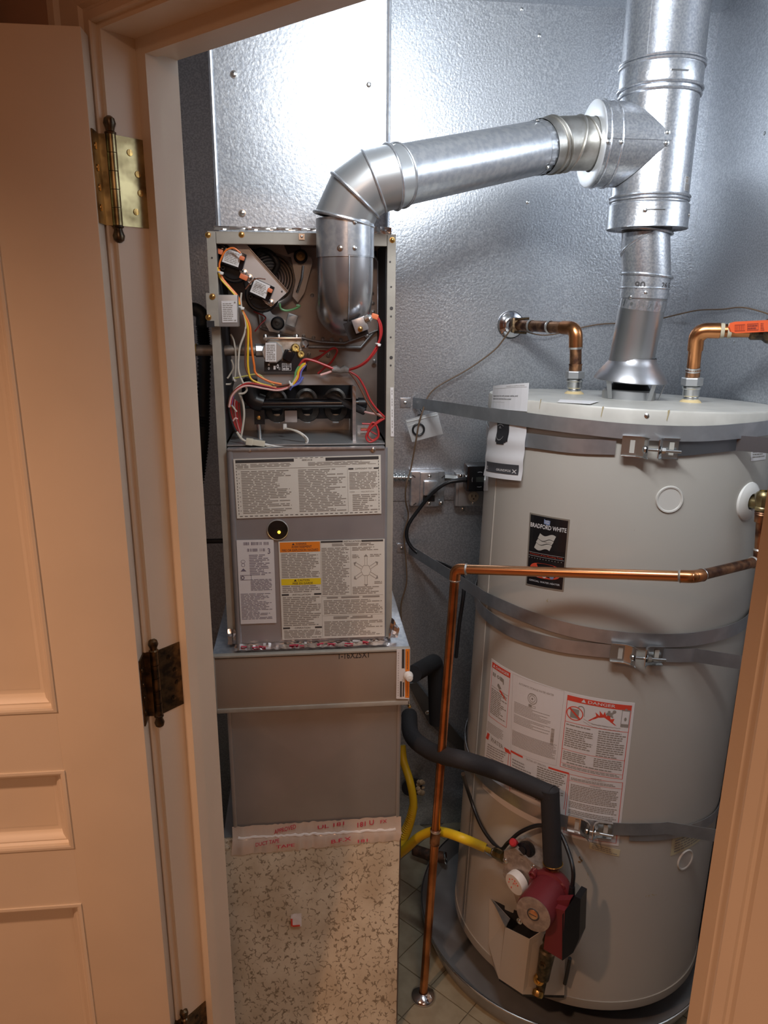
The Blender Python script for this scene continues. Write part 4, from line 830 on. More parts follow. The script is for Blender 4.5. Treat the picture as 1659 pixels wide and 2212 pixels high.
bead(vc, e1_, (d4+f1+V((0, 0, .35))).normalized(), RV+.002, .0026, DGV); bead(vc, e1_-d4*.014, d4, RV+.001, .0022, DGV); bead(vc, e2_, (f1+f2+V((0, 0, -.5))).normalized(), RV+.0015, .0028, DGV); bead(vc, e3_-f2*.022, (f2+V((0, 0, .3))).normalized(), RV+.0005, .0024, DGV)
for px, py, ax, ay in ((850, 328, c3b+d4*.025, d4), (1158, 275, q1, d4), (1175, 350, q1, d4)):
    p = PY(px, py, 1.44 if px < 900 else 1.60); base = ax+ay*((p-ax).dot(ay)); dd = (p-base).normalized(); screw(vc, base+dd*(RV+.002), dd, .8)
for px, py in ((766, 480), (735, 536), (766, 536)):
    p = PY(px, py, 1.41); dd = V((p.x-xv, p.y-1.462, 0)).normalized(); screw(vc, V((xv, 1.462, p.z))+dd*(RV+.0028), dd, .8)

# ------------------------------------------------------------------ VENT STACK (double wall) with its tee
SX, SY = .747, 1.655; SR = .080
def SZ(py): return PY(1400+ (430-py)*.09, py, SY-SR).z
st = thing('vent_stack', (SX, SY, SZ(487)), 'large double-wall galvanised vent stack with side tee rising through ceiling', 'vent pipe')
zb0, zc1 = SZ(487), SZ(432)
put('tee_body', B().lathe((SX, SY, 0), Z, [(SR, zc1-.004), (SR, SZ(188)), (SR+.0015, SZ(186)), (SR+.0015, SZ(170))], 56), BVENT, st)
put('upper_pipe', B().lathe((SX, SY, 0), Z, [(SR+.002, SZ(172)), (SR+.0035, SZ(165)), (SR+.0035, SZ(120)), (SR+.002, SZ(116)), (SR+.002, CEIL-.006)], 56), BVENT, st)
for py, r_ in ((186, .0030), (172, .0030), (120, .0030), (112, .0026), (416, .0032), (424, .0022)): bead(st, V((SX, SY, SZ(py))), Z, SR+(.0035 if py in (172, 120, 112) else .001), r_, BVENT)
put('bottom_collar', B().lathe((SX, SY, 0), Z, [(SR+.0012, zc1+.002), (SR+.0045, zc1-.002), (SR+.0045, zb0+.004), (SR+.0055, zb0), (SR+.0035, zb0-.001), (SR+.0035, zb0+.003), (.052, zb0+.004), (.052, zb0+.03)], 56), BVENT, st)
put('dark_throat', B().lathe((SX, SY, 0), Z, [(.0535, zb0+.002), (.052, zb0-.004), (.050, zb0-.008)], 40), IRON, st)
# branch: equal cylinder towards the furnace, clipped by 45 degree planes at the axis
bz = PY(1280, 312, SY).z; bxl = PY(1276, 312, SY).x; vs = []; n = 64; RB = SR+.0022
for j in range(n):
    a = 2*PI*j/n; dy, dz = math.cos(a), math.sin(a); vs += [(bxl, SY+RB*dy, bz+RB*dz), (bxl+.036, SY+RB*dy, bz+RB*dz), (SX-math.sqrt(max(0, (RB+.0004)**2-(RB*dy)**2))*1.0 if False else SX-abs(dz)*RB, SY+RB*dy, bz+RB*dz)]
b = B().add(vs, [(3*j+k, 3*((j+1) % n)+k, 3*((j+1) % n)+k+1, 3*j+k+1) for j in range(n) for k in (0, 1)]); te = put('tee_branch', b, BVENT, st)
put('branch_end', B().lathe((bxl, SY, bz), X, [(RB+.001, .003), (RB+.0018, .0), (RB-.001, -.0015), (RV+.001, .002), (RV, .02)], 56), mat('branch_end_metal', (.80, .82, .84), .35, .6), te)
for x_ in (.012, .036): bead(te, V((bxl+x_, SY, bz)), X, RB+.0005, .0024, BVENT)
put('seam_fold', B().slab([(bxl+.002, SY-RB-.002, bz+.006), (SX-.004, SY-RB-.002, bz+.006), (SX-.004, SY-RB-.002, bz-.004), (bxl+.002, SY-RB-.002, bz-.004)], .004, Y), BVENT, te, smooth=False)
for x_, dz in ((bxl+.006, -.010), (bxl+.034, -.010), (SX-.012, .010), (SX-.012, -.009)): screw(te, V((x_, SY-RB-.0015, bz+dz)), -Y, .8)
for (zz, x_) in ((SZ(150), .0), (SZ(452), -.02)):
    put('lock_slot', B().tube([V((SX+x_-.018, SY-math.sqrt((SR+.0045)**2-(x_-.018)**2), zz)), V((SX+x_, SY-math.sqrt((SR+.0045)**2-x_**2), zz)), V((SX+x_+.018, SY-math.sqrt((SR+.0045)**2-(x_+.018)**2), zz))], .0016, 8), ZINC, st)
screw(st, V((SX-.040, SY-math.sqrt((SR+.005)**2-.0016), SZ(452)-.001)), V((-.4, -1, 0)), .9); screw(st, V((SX+.07, SY-.048, SZ(458))), V((1, -.6, 0)), .9)
for x_ in (-.058, -.050, -.046): put('pipe_seam', B().tube([(SX+x_, SY-math.sqrt(SR**2-x_*x_)-.001, SZ(112)), (SX+x_, SY-math.sqrt(SR**2-x_*x_)-.001, CEIL-.01)], .0013, 6), BVENT, st)
class StackS:
    nx = 6
    def pt(s, u, v, h=0.): a = -.78+u*.25; z_ = SZ(376)*(1-v)+SZ(408)*v; return V((SX+math.sin(a+1.35)*(SR+h+.0004), SY-math.cos(a+1.35)*(SR+h+.0004), z_))
ss = StackS(); lo = put('barcode_sticker', sheet(ss, .0006), mat('silver_sticker', (.6, .61, .62), .3, .6), st, smooth=False); k = B()
rect(k, ss, .05, .02, .5, .14, .0009); rect(k, ss, .05, .2, .5, .42, .0009)
for i in range(9): rect(k, ss, .05+i*.1, .5, .09+i*.1, .95, .0009)
put('label_print', k, INKG, lo, smooth=False)

# ------------------------------------------------------------------ WATER HEATER VENT PIPE and draft hood
hv = thing('heater_vent_pipe', TP(0, TL, -TR), 'four inch galvanised vent pipe and draft hood on top of the water heater', 'vent pipe')
TT = TB+TZ*TL; HR = .0500
ph0 = V((TT.x-.003, TT.y, PY(1368, 797, 1.63).z)); pk = PY(1390, 645, 1.655); pk2 = PY(1396, 596, 1.655); pk3 = PY(1394, 528, 1.655); pk4 = V((SX, SY, zb0+.012))
ax0 = (pk-ph0).normalized()
put('straight_pipe', B().tube([ph0-ax0*.004, pk+ax0*.005], HR, 48, cap=False), mat('smooth_vent_metal', (.60, .62, .64), .33, 1., vs=6, col2=(.52, .54, .56)), hv)
x, y, z = frame_of(ax0); b = B(); vs = []; nn = 72
for j in range(nn):
    a = 2*PI*j/nn; dd = x*math.cos(a)+y*math.sin(a); wv = .0022*math.sin(j*PI/1.6)*math.sin(j*.7)
    vs += [pk-ax0*.022+dd*(HR+.0004), pk-ax0*.010+dd*(HR+.0006+wv), pk+dd*(HR+.0004)]
put('crimped_end', b.add(vs, [(3*j+k, 3*((j+1) % nn)+k, 3*((j+1) % nn)+k+1, 3*j+k+1) for j in range(nn) for k in (0, 1)]), BVENT, hv, ang=60)
ax1 = (pk2-pk).normalized(); ax2 = (pk3-pk2).normalized(); ax3 = (pk4-pk3).normalized(); m1 = (ax1+V((.06, 0, 0))).normalized(); m2 = V((-.28, .42, .86)).normalized(); m3 = V((.1, 0, 1)).normalized()
gore('elbow_gore', pk, pk2, ax1, m1, HR+.0022, BVENT, hv); gore('elbow_gore', pk2, pk3, m1, m2, HR+.0014, BVENT, hv); gore('elbow_gore', pk3, pk4, m2, Z, HR+.0005, BVENT, hv)
bead(hv, pk+ax1*.022, ax1, HR+.002, .0022, BVENT); bead(hv, pk2, m1, HR+.0045, .003, BVENT); bead(hv, pk3, m2, HR+.003, .003, BVENT); bead(hv, pk3+V((.001, 0, .026)), m3, HR+.003, .0028, BVENT)
mp_ = pk*.5+pk2*.5
class PipeS:
    nx = 6
    def __init__(s, u0, u1, za, zb): s.a = (u0, u1, za, zb)
    def pt(s, u, v, h=0.):
        a = s.a[0]*(1-u)+s.a[1]*u; z_ = s.a[2]*(1-v)+s.a[3]*v; c = pk.lerp(pk2, (z_-pk.z)/(pk2.z-pk.z)); return V((c.x+math.sin(a)*(HR+.0026+h), c.y-math.cos(a)*(HR+.0026+h), z_))
b = B(); zz = PY(1360, 607, 1.60).z; text(b, PipeS(-.85, -.42, zz, zz-.016), '90', 0, 0, 1, 1, .0003, .02); text(b, PipeS(.28, .95, zz-.002, zz-.013), '26 G', 0, 0, 1, 1, .0003); put('stamped_marks', b, INK, hv, smooth=False)
for px, py in ((1395, 632), (1339, 641)):
    p = PY(px, py, 1.606); c = pk.lerp(pk2, (p.z-pk.z)/(pk2.z-pk.z)); dd = V((p.x-c.x, p.y-c.y, 0)).normalized(); screw(hv, c+dd*(HR+.0026), dd, .8)
hz = TP(0, TL, -TR)
hd = B(); prof_h = [(HR+.001, .096), (HR+.002, .088), (.060, .078), (.074, .060), (.082, .046), (.0825, .044), (.081, .043), (.071, .058), (.056, .074), (.049, .080), (.049, .096)]
o_ = put('draft_hood', hd.lathe(TT-V((.002, 0, 0)), (ax0+TZ).normalized(), prof_h, 56), mat('hood_metal', (.46, .46, .48), .38, .9, vs=9, col2=(.34, .34, .36)), hv)
for a in (-2.62, -1.25, -.35, 1.6):
    dd = TX*math.cos(a)+TY*math.sin(a); tt_ = TZ.cross(dd); p0, p1 = TT+dd*.080+TZ*.046, TT+dd*.068+TZ*.001
    put('hood_leg', B().slab([p0-tt_*.007, p0+tt_*.007, p1+tt_*.005, p1-tt_*.005], .0016), DULL, o_, smooth=False)
put('flue_collar', B().lathe(TT, TZ, [(.060, .0), (.060, .018), (.056, .022), (.053, .020), (.053, .004)], 48), DULL, hv)
put('flue_opening', B().lathe(TT, TZ, [(.053, .016), (.045, .026), (.040, .034), (0, .036)], 40), BLACK, hv)
for a in (-1.15, -2.6): dd = TX*math.cos(a)+TY*math.sin(a); screw(hv, ph0+dd*(HR+.001)+Z*.006, dd, .8)

# ------------------------------------------------------------------ WATER HEATER
wt = thing('water_heater', TB, 'large cream gas water heater strapped to the wall, standing in a metal pan', 'water heater')
put('jacket', B().lathe(TB, TZ, [(TR-.004, .0), (TR, .002), (TR, TL-.012)], 96), TANK, wt)
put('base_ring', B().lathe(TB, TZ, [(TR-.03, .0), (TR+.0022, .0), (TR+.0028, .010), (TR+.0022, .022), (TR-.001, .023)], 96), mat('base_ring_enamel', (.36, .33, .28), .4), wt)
put('jacket_seam', B().tube([TP(-2.98, h_, .0004) for h_ in (.02, .6, TL-.05)], .0014, 6), TANK, wt)
put('lid', B().lathe(TB, TZ, [(TR+.004, TL-.034), (TR+.0048, TL-.033), (TR+.0045, TL-.004), (TR+.0025, TL), (TR-.004, TL+.0005), (TR-.03, TL-.001), (.08, TL+.0002), (.0, TL+.0002)], 112), LID, wt)
for px, py in ((1397, 898),): screw(wt, PT(px, py, .0045), PT(px, py, 1)-PT(px, py, 0), 1.0)
def onT(name, outline_px, m, off=.0006, th=.0006, parent=wt): return None
def cap(px, py, rr_, m, name='plastic_cap', par=None, hole=0, h=.003):
    ph, hh = PTc(px, py); c = TP(ph, hh); nn = (TX*math.cos(ph)+TY*math.sin(ph))
    return put(name, B().lathe(c-nn*.0015, nn, [(rr_*1.0, .0), (rr_, .0022), (rr_*.95, h+.0012), (rr_*.85, h+.0008), (rr_*.80, h-.0008), (0, h-.001)], 40), m, par or wt), c, nn
cap(1446, 1079, .0275, mat('cap_plastic', (.62, .60, .56), .35)); cap(1480, 1857, .0255, mat('cap_plastic', (.62, .60, .56), .35))
# rust and drip stains, each its own mark on the enamel
RUST = mat('rust_stain', (.26, .13, .04), .7); STAIN = mat('yellow_stain', (.44, .36, .20), .6)
def blot(px, py, w_, h_, m, name, n=5, seed=1, off=.0006):
    q = random.Random(seed); b = B(); ph, hh = PTc(px, py)
    for i in range(n):
        p2, h2_ = ph+q.uniform(-w_, w_)/TR, hh+q.uniform(-h_, h_); r_ = q.uniform(.25, .6)*min(w_, h_)
        k = 9; b.add([TP(p2+r_*q.uniform(.5, 1.2)*math.cos(2*PI*j/k)/TR, h2_+r_*q.uniform(.5, 1.2)*math.sin(2*PI*j/k), off+i*.00005) for j in range(k)], [tuple(range(k))])
    return put(name, b, m, wt, smooth=False, kind='stuff')
blot(1256, 1856, .005, .008, RUST, 'rust_stain', 7, 3); blot(1269, 1893, .0025, .010, STAIN, 'drip_stain', 5, 4); blot(1405, 1934, .015, .003, STAIN, 'scuff_mark', 9, 5); blot(1186, 1297, .005, .003, STAIN, 'glue_mark', 4, 8)
blot(1183, 1044, .001, .003, INKG, 'chip_mark', 3, 9, .0004); blot(1288, 1052, .001, .001, INKG, 'chip_mark', 2, 19, .0004); blot(1370, 1145, .0014, .0015, INKG, 'chip_mark', 2, 29, .0004); blot(1274, 1460, .001, .002, INKG, 'chip_mark', 2, 39, .0004)
for i, (px, py) in enumerate(((1302, 888), (1444, 896), (1168, 872))):
    ph, hh = PTc(px, py, .005); q = random.Random(i); b = B(); pts = [(ph-.006, hh+.008), (ph+.004, hh+.010), (ph+.001, hh+.002), (ph-.004, hh-.012), (ph-.009, hh-.010), (ph-.005, hh)]
    b.add([TP(a_+q.uniform(-.002, .002), h_, .0056) for a_, h_ in pts], [tuple(range(6))]); put('drip_stain', b, STAIN, wt, smooth=False)

# brand label --------------------------------------------------------------------------------
s = Cyl((1145, 1107), (1231.5, 1122.5), (1217.5, 1277.5), (1136, 1262.5)); s.nx = 10
lo = put('brand_label', sheet(s, .0008), mat('silver_border', (.36, .33, .28), .35, .5), wt, smooth=False)
k, wh_, g, rd_, bl = B(), B(), B(), B(), B(); ha, hb_ = .0011, .0015
cor = .05; rect(k, s, .035, .02, .965, .98, ha); put('black_field', k, BLACKG, lo, smooth=False)
text(wh_, s, 'BRADFORD WHITE', .05, .125, .95, .185, hb_, .012)
poly(bl, s, [(.40, .045), (.44, .06), (.50, .055), (.555, .06), (.55, .115), (.50, .125), (.44, .115), (.40, .11)], hb_); poly(wh_, s, [(.43, .065), (.53, .07), (.53, .076), (.43, .071)], .0018); poly(wh_, s, [(.43, .088), (.53, .093), (.53, .099), (.43, .094)], .0018)
def flag(b, u0, u1, v0, v1, h):
    n = 14; vs = []
    for i in range(n+1):
        t = i/n; w2 = .020*math.sin(t*2*PI-.3)+.0*t; vs += [s.pt(u0+(u1-u0)*t, v0+w2+.010*t, h), s.pt(u0-.05+(u1-u0)*t, v1+w2+.010*t, h)]
    b.add(vs, [(2*i, 2*i+1, 2*i+3, 2*i+2) for i in range(n)])
for v0, v1, du in ((.255, .325, 0), (.333, .385, -.045), (.393, .465, -.085)): flag(g, .32+du, .72+du, v0, v1, hb_)
text(k2_ := B(), s, 'The Right Time', .36, .350, .62, .364, .0018); put('flag_words', k2_, INK, lo, smooth=False)
rect(wh_, s, .05, .525, .95, .5275, hb_); rect(wh_, s, .05, .572, .95, .5745, hb_); text(rd_, s, 'Protectors of the Plumbing Trade', .08, .538, .92, .562, hb_)
for i in range(12): rect(g, s, .06+i*.075, .598, .075+i*.075, .606, hb_)
n = 20; rd_.add([s.pt(.50+.40*math.copysign(abs(math.cos(a))**.7, math.cos(a)), .76+.105*math.copysign(abs(math.sin(a))**.7, math.sin(a)), hb_) for a in [2*PI*i/n for i in range(n)]], [tuple(range(n))])
for i, u_ in enumerate((.33, .50, .69)): disc(wh_ if i != 2 else bl, s, u_, .825, .055, .030, .0018, 16, .55 if i == 1 else 0)
text(wh_, s, 'OFFICIAL WATER HEATER', .10, .905, .90, .930, hb_)
put('white_print', wh_, LABELW, lo, smooth=False); put('grey_flag', g, mat('flag_grey', (.46, .44, .40), .5), lo, smooth=False); put('red_print', rd_, mat('brand_red', (.62, .07, .03), .5), lo, smooth=False); put('blue_emblem', bl, mat('emblem_blue', (.20, .26, .42), .5), lo, smooth=False)

# big warning label ---------------------------------------------------------------------------
def Q5(x, y): return 1030+x/4.484, 1400+y/4.484
def C5(*q, nx=10): c = Cyl(*[Q5(*p) for p in q]); c.nx = nx; return c
s = C5((145, 100), (1532, 530), (1372, 1915), (55, 1345), nx=30); lo = put('danger_label', sheet(s, .0007), LABELW, wt, smooth=False)
rd_, k, g, wh_ = B(), B(), B(), B(); ha = .0010; hb_ = .0014
t = C5((155, 130), (330, 240), (290, 770), (120, 650)); rect(rd_, t, 0, 0, 1, .09, ha); frame(rd_, t, 0, .09, 1, 1, .015, .006, ha); warn(wh_, t, .07, .02, .12, .055, hb_); text(wh_, t, 'DANGER', .24, .025, .95, .075, hb_, .01)
rect(k, t, .05, .42, 1, .426, ha)
for u_ in (.08, .18): rect(k, t, u_, .17, u_+.07, .235, ha)
disc(k, t, .40, .20, .08, .03, ha, 12, .5); poly(k, t, [(.50, .16), (.70, .18), (.72, .26), (.68, .29), (.66, .24), (.50, .23)], ha); poly(k, t, [(.40, .32), (.46, .31), (.95, .52), (.90, .50), (.60, .45), (.38, .36)], ha); poly(rd_, t, [(.5, .42), (.6, .40), (.92, .53), (.85, .52)], hb_)
lines(k, t, .06, .46, .93, .93, 14, ha, .5, .16, .4)
t = C5((350, 245), (850, 415), (770, 1140), (330, 985)); frame(g, t, .0, .0, 1, 1, .003, .002, ha); text(k, t, 'AUTOMATIC STORAGE WATER HEATER', .15, .075, .83, .10, ha); disc(k, t, .44, .22, .095, .07, ha, 24, .88); disc(k, t, .44, .22, .06, .045, ha, 24, .85); disc(k, t, .44, .22, .02, .015, ha, 10)
text(k, t, 'CERTIFIED', .38, .155, .50, .17, ha); rect(k, t, .37, .30, .43, .335, ha); frame(k, t, .43, .305, .51, .335, .006, .004, ha)
lines(g, t, .06, .34, .82, .62, 15, ha, .4, .03, .5, .05); 
for i in range(26): rect(k, t, .84, .52+i*.0085, .90, .52+i*.0085+RND.choice((.003, .006)), ha)
lines(g, t, .03, .72, .97, .92, 14, ha, .5, .03, .1)
t = C5((108, 815), (290, 960), (310, 1010), (90, 870)); rect(rd_, t, .0, .0, .13, 1, ha); rect(rd_, t, .87, .3, 1.08, 1.2, ha); text(k, t, 'WATER', .22, .1, .82, .9, ha, .015)
t = C5((100, 900), (320, 1010), (300, 1230), (75, 1110)); rect(rd_, t, .97, .0, .985, 1, ha); lines(g, t, .06, .05, .9, .98, 9, ha, .5, .10, .2)
t = C5((110, 690), (280, 800), (275, 930), (100, 800)); lines(g, t, .0, .1, .9, .95, 7, ha, .4, .06, .3)
t = C5((330, 985), (895, 1205), (850, 1560), (320, 1400)); rect(rd_, t, .0, .0, .24, .045, ha); rect(rd_, t, .68, .0, 1.0, .045, ha); text(k, t, 'CAUTION: HOT OPERATION', .30, .0, .64, .045, ha); rect(rd_, t, .0, .04, .008, 1, ha); rect(rd_, t, .985, .04, .993, 1, ha)
lines(g, t, .04, .09, .40, .9, 12, ha, .5, .04, .4, .1); lines(k, t, .50, .07, .96, .95, 16, ha, .5, .05, .3)
t = C5((880, 450), (1503, 555), (1410, 1270), (805, 1143)); rect(rd_, t, 0, 0, 1, .065, ha); frame(rd_, t, 0, .065, 1, 1, .009, .005, ha); warn(wh_, t, .225, .008, .075, .046, hb_); text(wh_, t, 'DANGER', .33, .014, .75, .052, hb_, .01)
rect(rd_, t, 0, .355, 1, .36, ha); disc(rd_, t, .145, .225, .135, .095, ha, 30, .88); poly(k, t, [(.075, .165), (.21, .165), (.21, .29), (.075, .29)], ha); poly(rd_, t, [(.045, .17), (.065, .155), (.245, .28), (.225, .295)], hb_)
disc(k, t, .235, .15, .055, .045, ha, 18, .75, PI, 2*PI); poly(k, t, [(.28, .15), (.295, .15), (.30, .24), (.29, .24)], ha)
fl_ = [(.36, .28), (.42, .24), (.48, .20), (.46, .15), (.53, .19), (.52, .12), (.58, .17), (.60, .12), (.63, .18), (.68, .15), (.70, .21), (.76, .20), (.74, .25), (.80, .285)]; poly(rd_, t, fl_, ha)
disc(k, t, .665, .115, .022, .016, hb_, 12); poly(k, t, [(.63, .13), (.70, .125), (.77, .09), (.72, .15), (.74, .19), (.68, .17), (.62, .16)], hb_); disc(k, t, .745, .105, .028, .02, hb_, 12, .4)
frame(k, t, .86, .075, .985, .26, .008, .006, ha); rect(k, t, .85, .065, .995, .075, ha); disc(k, t, .92, .06, .02, .012, ha, 10); disc(k, t, .925, .19, .02, .025, ha, 10); rect(k, t, .86, .262, .985, .295, ha); text(k, t, 'Flammable Vapors', .42, .305, .68, .328, ha)
n_ = 24
for sg in (0, .035):
    for i in range(n_):
        u0, u1 = .29+i*.024, .29+(i+1)*.024; a0, a1 = (.265+sg+.05*math.sin(min(1, i/8)*PI/2)+.004*math.sin(i*2.1) for i in (i, i+1)); poly(k, t, [(u0, a0), (u1, a1), (u1, a1+.004), (u0, a0+.004)], ha)
lines(k, t, .03, .38, .47, .70, 11, ha, .5, .06, .3, .08); lines(k, t, .54, .38, .97, .74, 12, ha, .5, .06, .4); rect(rd_, t, 0, .74, 1, .744, ha); lines(k, t, .03, .76, .44, .89, 5, ha, .5, .06, .2); lines(k, t, .52, .76, .97, .89, 5, ha, .5, .06, .1)
rect(rd_, t, 0, .935, 1, .938, ha); lines(k, t, .1, .90, .9, .93, 1, ha, .5, .06, .1); lines(k, t, .04, .945, .97, .985, 2, ha, .5, .06, .1)
t = C5((895, 1215), (1415, 1300), (1350, 1890), (840, 1780)); frame(rd_, t, 0, 0, 1, 1, .010, .005, ha); text(k, t, 'WARNING', .40, -.015, .60, .008, ha, .01); text(k, t, 'FOR YOUR SAFETY', .30, .016, .68, .034, ha); lines(k, t, .04, .045, .93, .09, 2, ha, .5, .05, .2); rect(rd_, t, .0, .10, 1, .104, ha); text(k, t, 'WARNING', .40, .115, .60, .137, ha, .01)
lines(k, t, .05, .15, .95, .42, 10, ha, .5, .05, .2, .08); lines(k, t, .05, .44, .95, .90, 17, ha, .5, .05, .1, .05)
for b, m_, n_ in ((rd_, RED, 'red_print'), (k, INKG, 'label_print'), (g, mat('grey_print', (.36, .33, .32), .6), 'small_print'), (wh_, LABELW, 'white_print')): put(n_, b, m_, lo, smooth=False)
def minilabel(name, px4, m, n, parent=wt, nx=6, word=.12):
    s_ = Cyl(*px4); s_.nx = nx; lo_ = put(name, sheet(s_, .0007), m, parent, smooth=False); b = B(); lines(b, s_, .08, .12, .92, .9, n, .001, .5, word, .3); put('small_print', b, INKG, lo_, smooth=False)
minilabel('yellow_sticker', ((1275, 1819), (1340, 1836), (1337, 1850), (1272, 1832)), mat('yellowed_label', (.60, .54, .36), .5), 3)
minilabel('slanted_label', ((1452, 1812), (1521, 1774), (1515, 1812), (1448, 1849)), mat('yellowed_label', (.60, .54, .36), .5), 5)
minilabel('side_label', ((1624, 945), (1657, 945), (1653, 992), (1621, 996)), LABELW, 7)
s_ = None
b = B(); l0 = [PN(px, py, TT+TZ*.0015, TZ) for px, py in ((1210, 863), (1295, 867), (1275, 873), (1204, 869))]; b.slab(l0, .0005, TZ); put('lid_label', b, LABELW, wt, smooth=False)

# ------------------------------------------------------------------ STRAPS
def nrm(ph): return TX*math.cos(ph)+TY*math.sin(ph)
def strap(name, pts, off, wd, label, wall0=None, wall1=None, m=STRAP, back0=None, back1=None, parent=None):
    """pts: pixels on the jacket; wall0/wall1: world points where the band ends on a wall"""
    pc = [PTc(px, py, off) for px, py in pts]; path = []; outs = []
    if back0: pc = [(pc[0][0]-back0*i/4, pc[0][1]+.004*i) for i in (4, 3, 2, 1)]+pc
    if back1: pc = pc+[(pc[-1][0]+back1*i/4, pc[-1][1]+.004*i) for i in (1, 2, 3, 4)]
    sp_ = spline([V((a, h_, 0)) for a, h_ in pc], 6)
    for q in sp_: path.append(TP(q.x, q.y, off)); outs.append(nrm(q.x))
    if wall0 is not None: path = [V(wall0)]+path; outs = [outs[0]]+outs
    if wall1 is not None: path = path+[V(wall1)]; outs = outs+[outs[-1]]
    return put(name, B().ribbon(path, TZ, wd, .0012, outs), m, parent, ang=50)
def clamp(px, py, off, parent, gap=.020, wid=.036, bolt=None):
    ph, h_ = PTc(px, py, off); c = TP(ph, h_, off); n_ = nrm(ph); t_ = TZ.cross(n_)
    L = lambda s_, o_, z_: c+t_*s_+n_*o_+TZ*z_
    for sg in (-1, 1):
        pth = [(gap/2+.046, .000), (gap/2+.018, .003), (gap/2+.005, .013), (gap/2+.000, .024)] if sg < 0 else [(gap/2+.040, .001), (gap/2+.010, .004), (gap/2+.003, .012), (gap/2, .024)]
        b = B()
        for (s0, o0), (s1, o1) in zip(pth, pth[1:]):
            b.slab([L(sg*s0, o0, -wid/2), L(sg*s1, o1, -wid/2), L(sg*s1, o1, wid/2), L(sg*s0, o0, wid/2)], .0016)
        br_ = put('clamp_bracket', b, ZINC, parent, ang=50)
        for hz_ in (-1, 1):
            b = B(); vs = []
            for s0, o0 in pth: vs += [L(sg*s0, o0, hz_*wid/2), L(sg*s0, o0+.008, hz_*(wid/2+.001)), L(sg*s0, o0+.008, hz_*(wid/2+.0026)), L(sg*s0, o0, hz_*(wid/2+.0018))]
            k = len(pth); b.add(vs, [(4*i+j, 4*i+(j+1) % 4, 4*i+4+(j+1) % 4, 4*i+4+j) for i in range(k-1) for j in range(4)]+[(3, 2, 1, 0), tuple(4*k-4+j for j in range(4))]); put('bracket_lip', b, ZINC, br_)
        put('bracket_slot', B().slab([L(sg*(gap/2+.022), .0052, -wid*.36), L(sg*(gap/2+.031), .0046, -wid*.36), L(sg*(gap/2+.031), .0046, wid*.34), L(sg*(gap/2+.022), .0052, wid*.34)], .0004), TANK, br_, smooth=False)
    bo = put('clamp_bolt', B().tube([L(-gap/2-.006, .017, -.003), L(gap/2+.042, .017, -.004)], .0032, 12), ZINC, parent)
    put('bolt_head', B().lathe(L(-gap/2-.004, .017, -.003), t_*-1, [(.0075, 0), (.007, .003), (.004, .0055), (0, .006)], 16), ZINC, bo)
    put('nut', B().lathe(L(gap/2+.006, .017, -.003), t_, [(.0062, 0), (.0062, .007), (.003, .0075)], 6), ZINC, bo); put('washer', B().lathe(L(gap/2+.003, .017, -.003), t_, [(.0085, 0), (.0085, .0015), (0, .0016)], 20), ZINC, bo)
def wallplate(px, py, parent):
    p = PY(px, py, YB-.003); put('wall_plate', B().box(p, (.030, .0018, .027), bev=.0008), DUCT, parent); screw(parent, p-Y*.001+X*-.001, -Y, 1.0)
u_ = thing('upper_strap', PT(1400, 950), 'upper steel earthquake strap with a bolted clamp around the water heater', 'strap')
strap('band', [(1085, 900), (1140, 907), (1250, 921), (1360, 932), (1500, 937), (1600, 931)], .0098, .030, '', wall0=PY(893, 870, YB-.006), back1=.9, parent=u_)
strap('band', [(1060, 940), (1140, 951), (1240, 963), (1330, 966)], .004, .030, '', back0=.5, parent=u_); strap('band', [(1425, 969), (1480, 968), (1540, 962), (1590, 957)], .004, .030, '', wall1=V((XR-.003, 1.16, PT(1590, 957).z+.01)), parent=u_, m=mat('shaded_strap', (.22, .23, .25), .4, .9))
clamp(1407, 966, .006, u_); wallplate(876, 870, u_)
u_ = thing('middle_strap', PT(1400, 1395), 'middle steel earthquake strap with bolted clamp below the copper pipe', 'strap')
strap('band', [(1034, 1281), (1075, 1304), (1130, 1328), (1200, 1352), (1260, 1367), (1365, 1381), (1480, 1382), (1560, 1368), (1600, 1352)], .0055, .030, '', wall0=PY(884, 1186, YB-.006), back1=.8, parent=u_)
strap('band', [(1034, 1309), (1060, 1335), (1100, 1360), (1150, 1379), (1210, 1394), (1270, 1402), (1325, 1407)], .004, .030, '', back0=.5, parent=u_); strap('band', [(1395, 1413), (1440, 1415), (1500, 1415)], .005, .030, '', wall1=V((XR-.003, 1.17, PT(1500, 1415).z+.012)), parent=u_)
clamp(1378, 1411, .006, u_); wallplate(868, 1184, u_)
u_ = thing('lower_strap', PT(1280, 1785), 'lowest steel earthquake strap with clamp, beside the insulated pipe elbow', 'strap')
strap('band', [(1012, 1635), (1040, 1675), (1090, 1715), (1155, 1751), (1230, 1776), (1300, 1787)], .0045, .030, '', wall0=None, back0=.5, parent=u_); strap('band', [(1290, 1788), (1330, 1790), (1390, 1791), (1440, 1788)], .006, .030, '', wall1=V((XR-.003, 1.19, PT(1440, 1785).z+.012)), parent=u_)
strap('band', [(1360, 1804), (1440, 1802), (1500, 1788), (1545, 1760)], .003, .026, '', back1=.6, parent=u_)
clamp(1277, 1784, .007, u_, gap=.008, wid=.034)

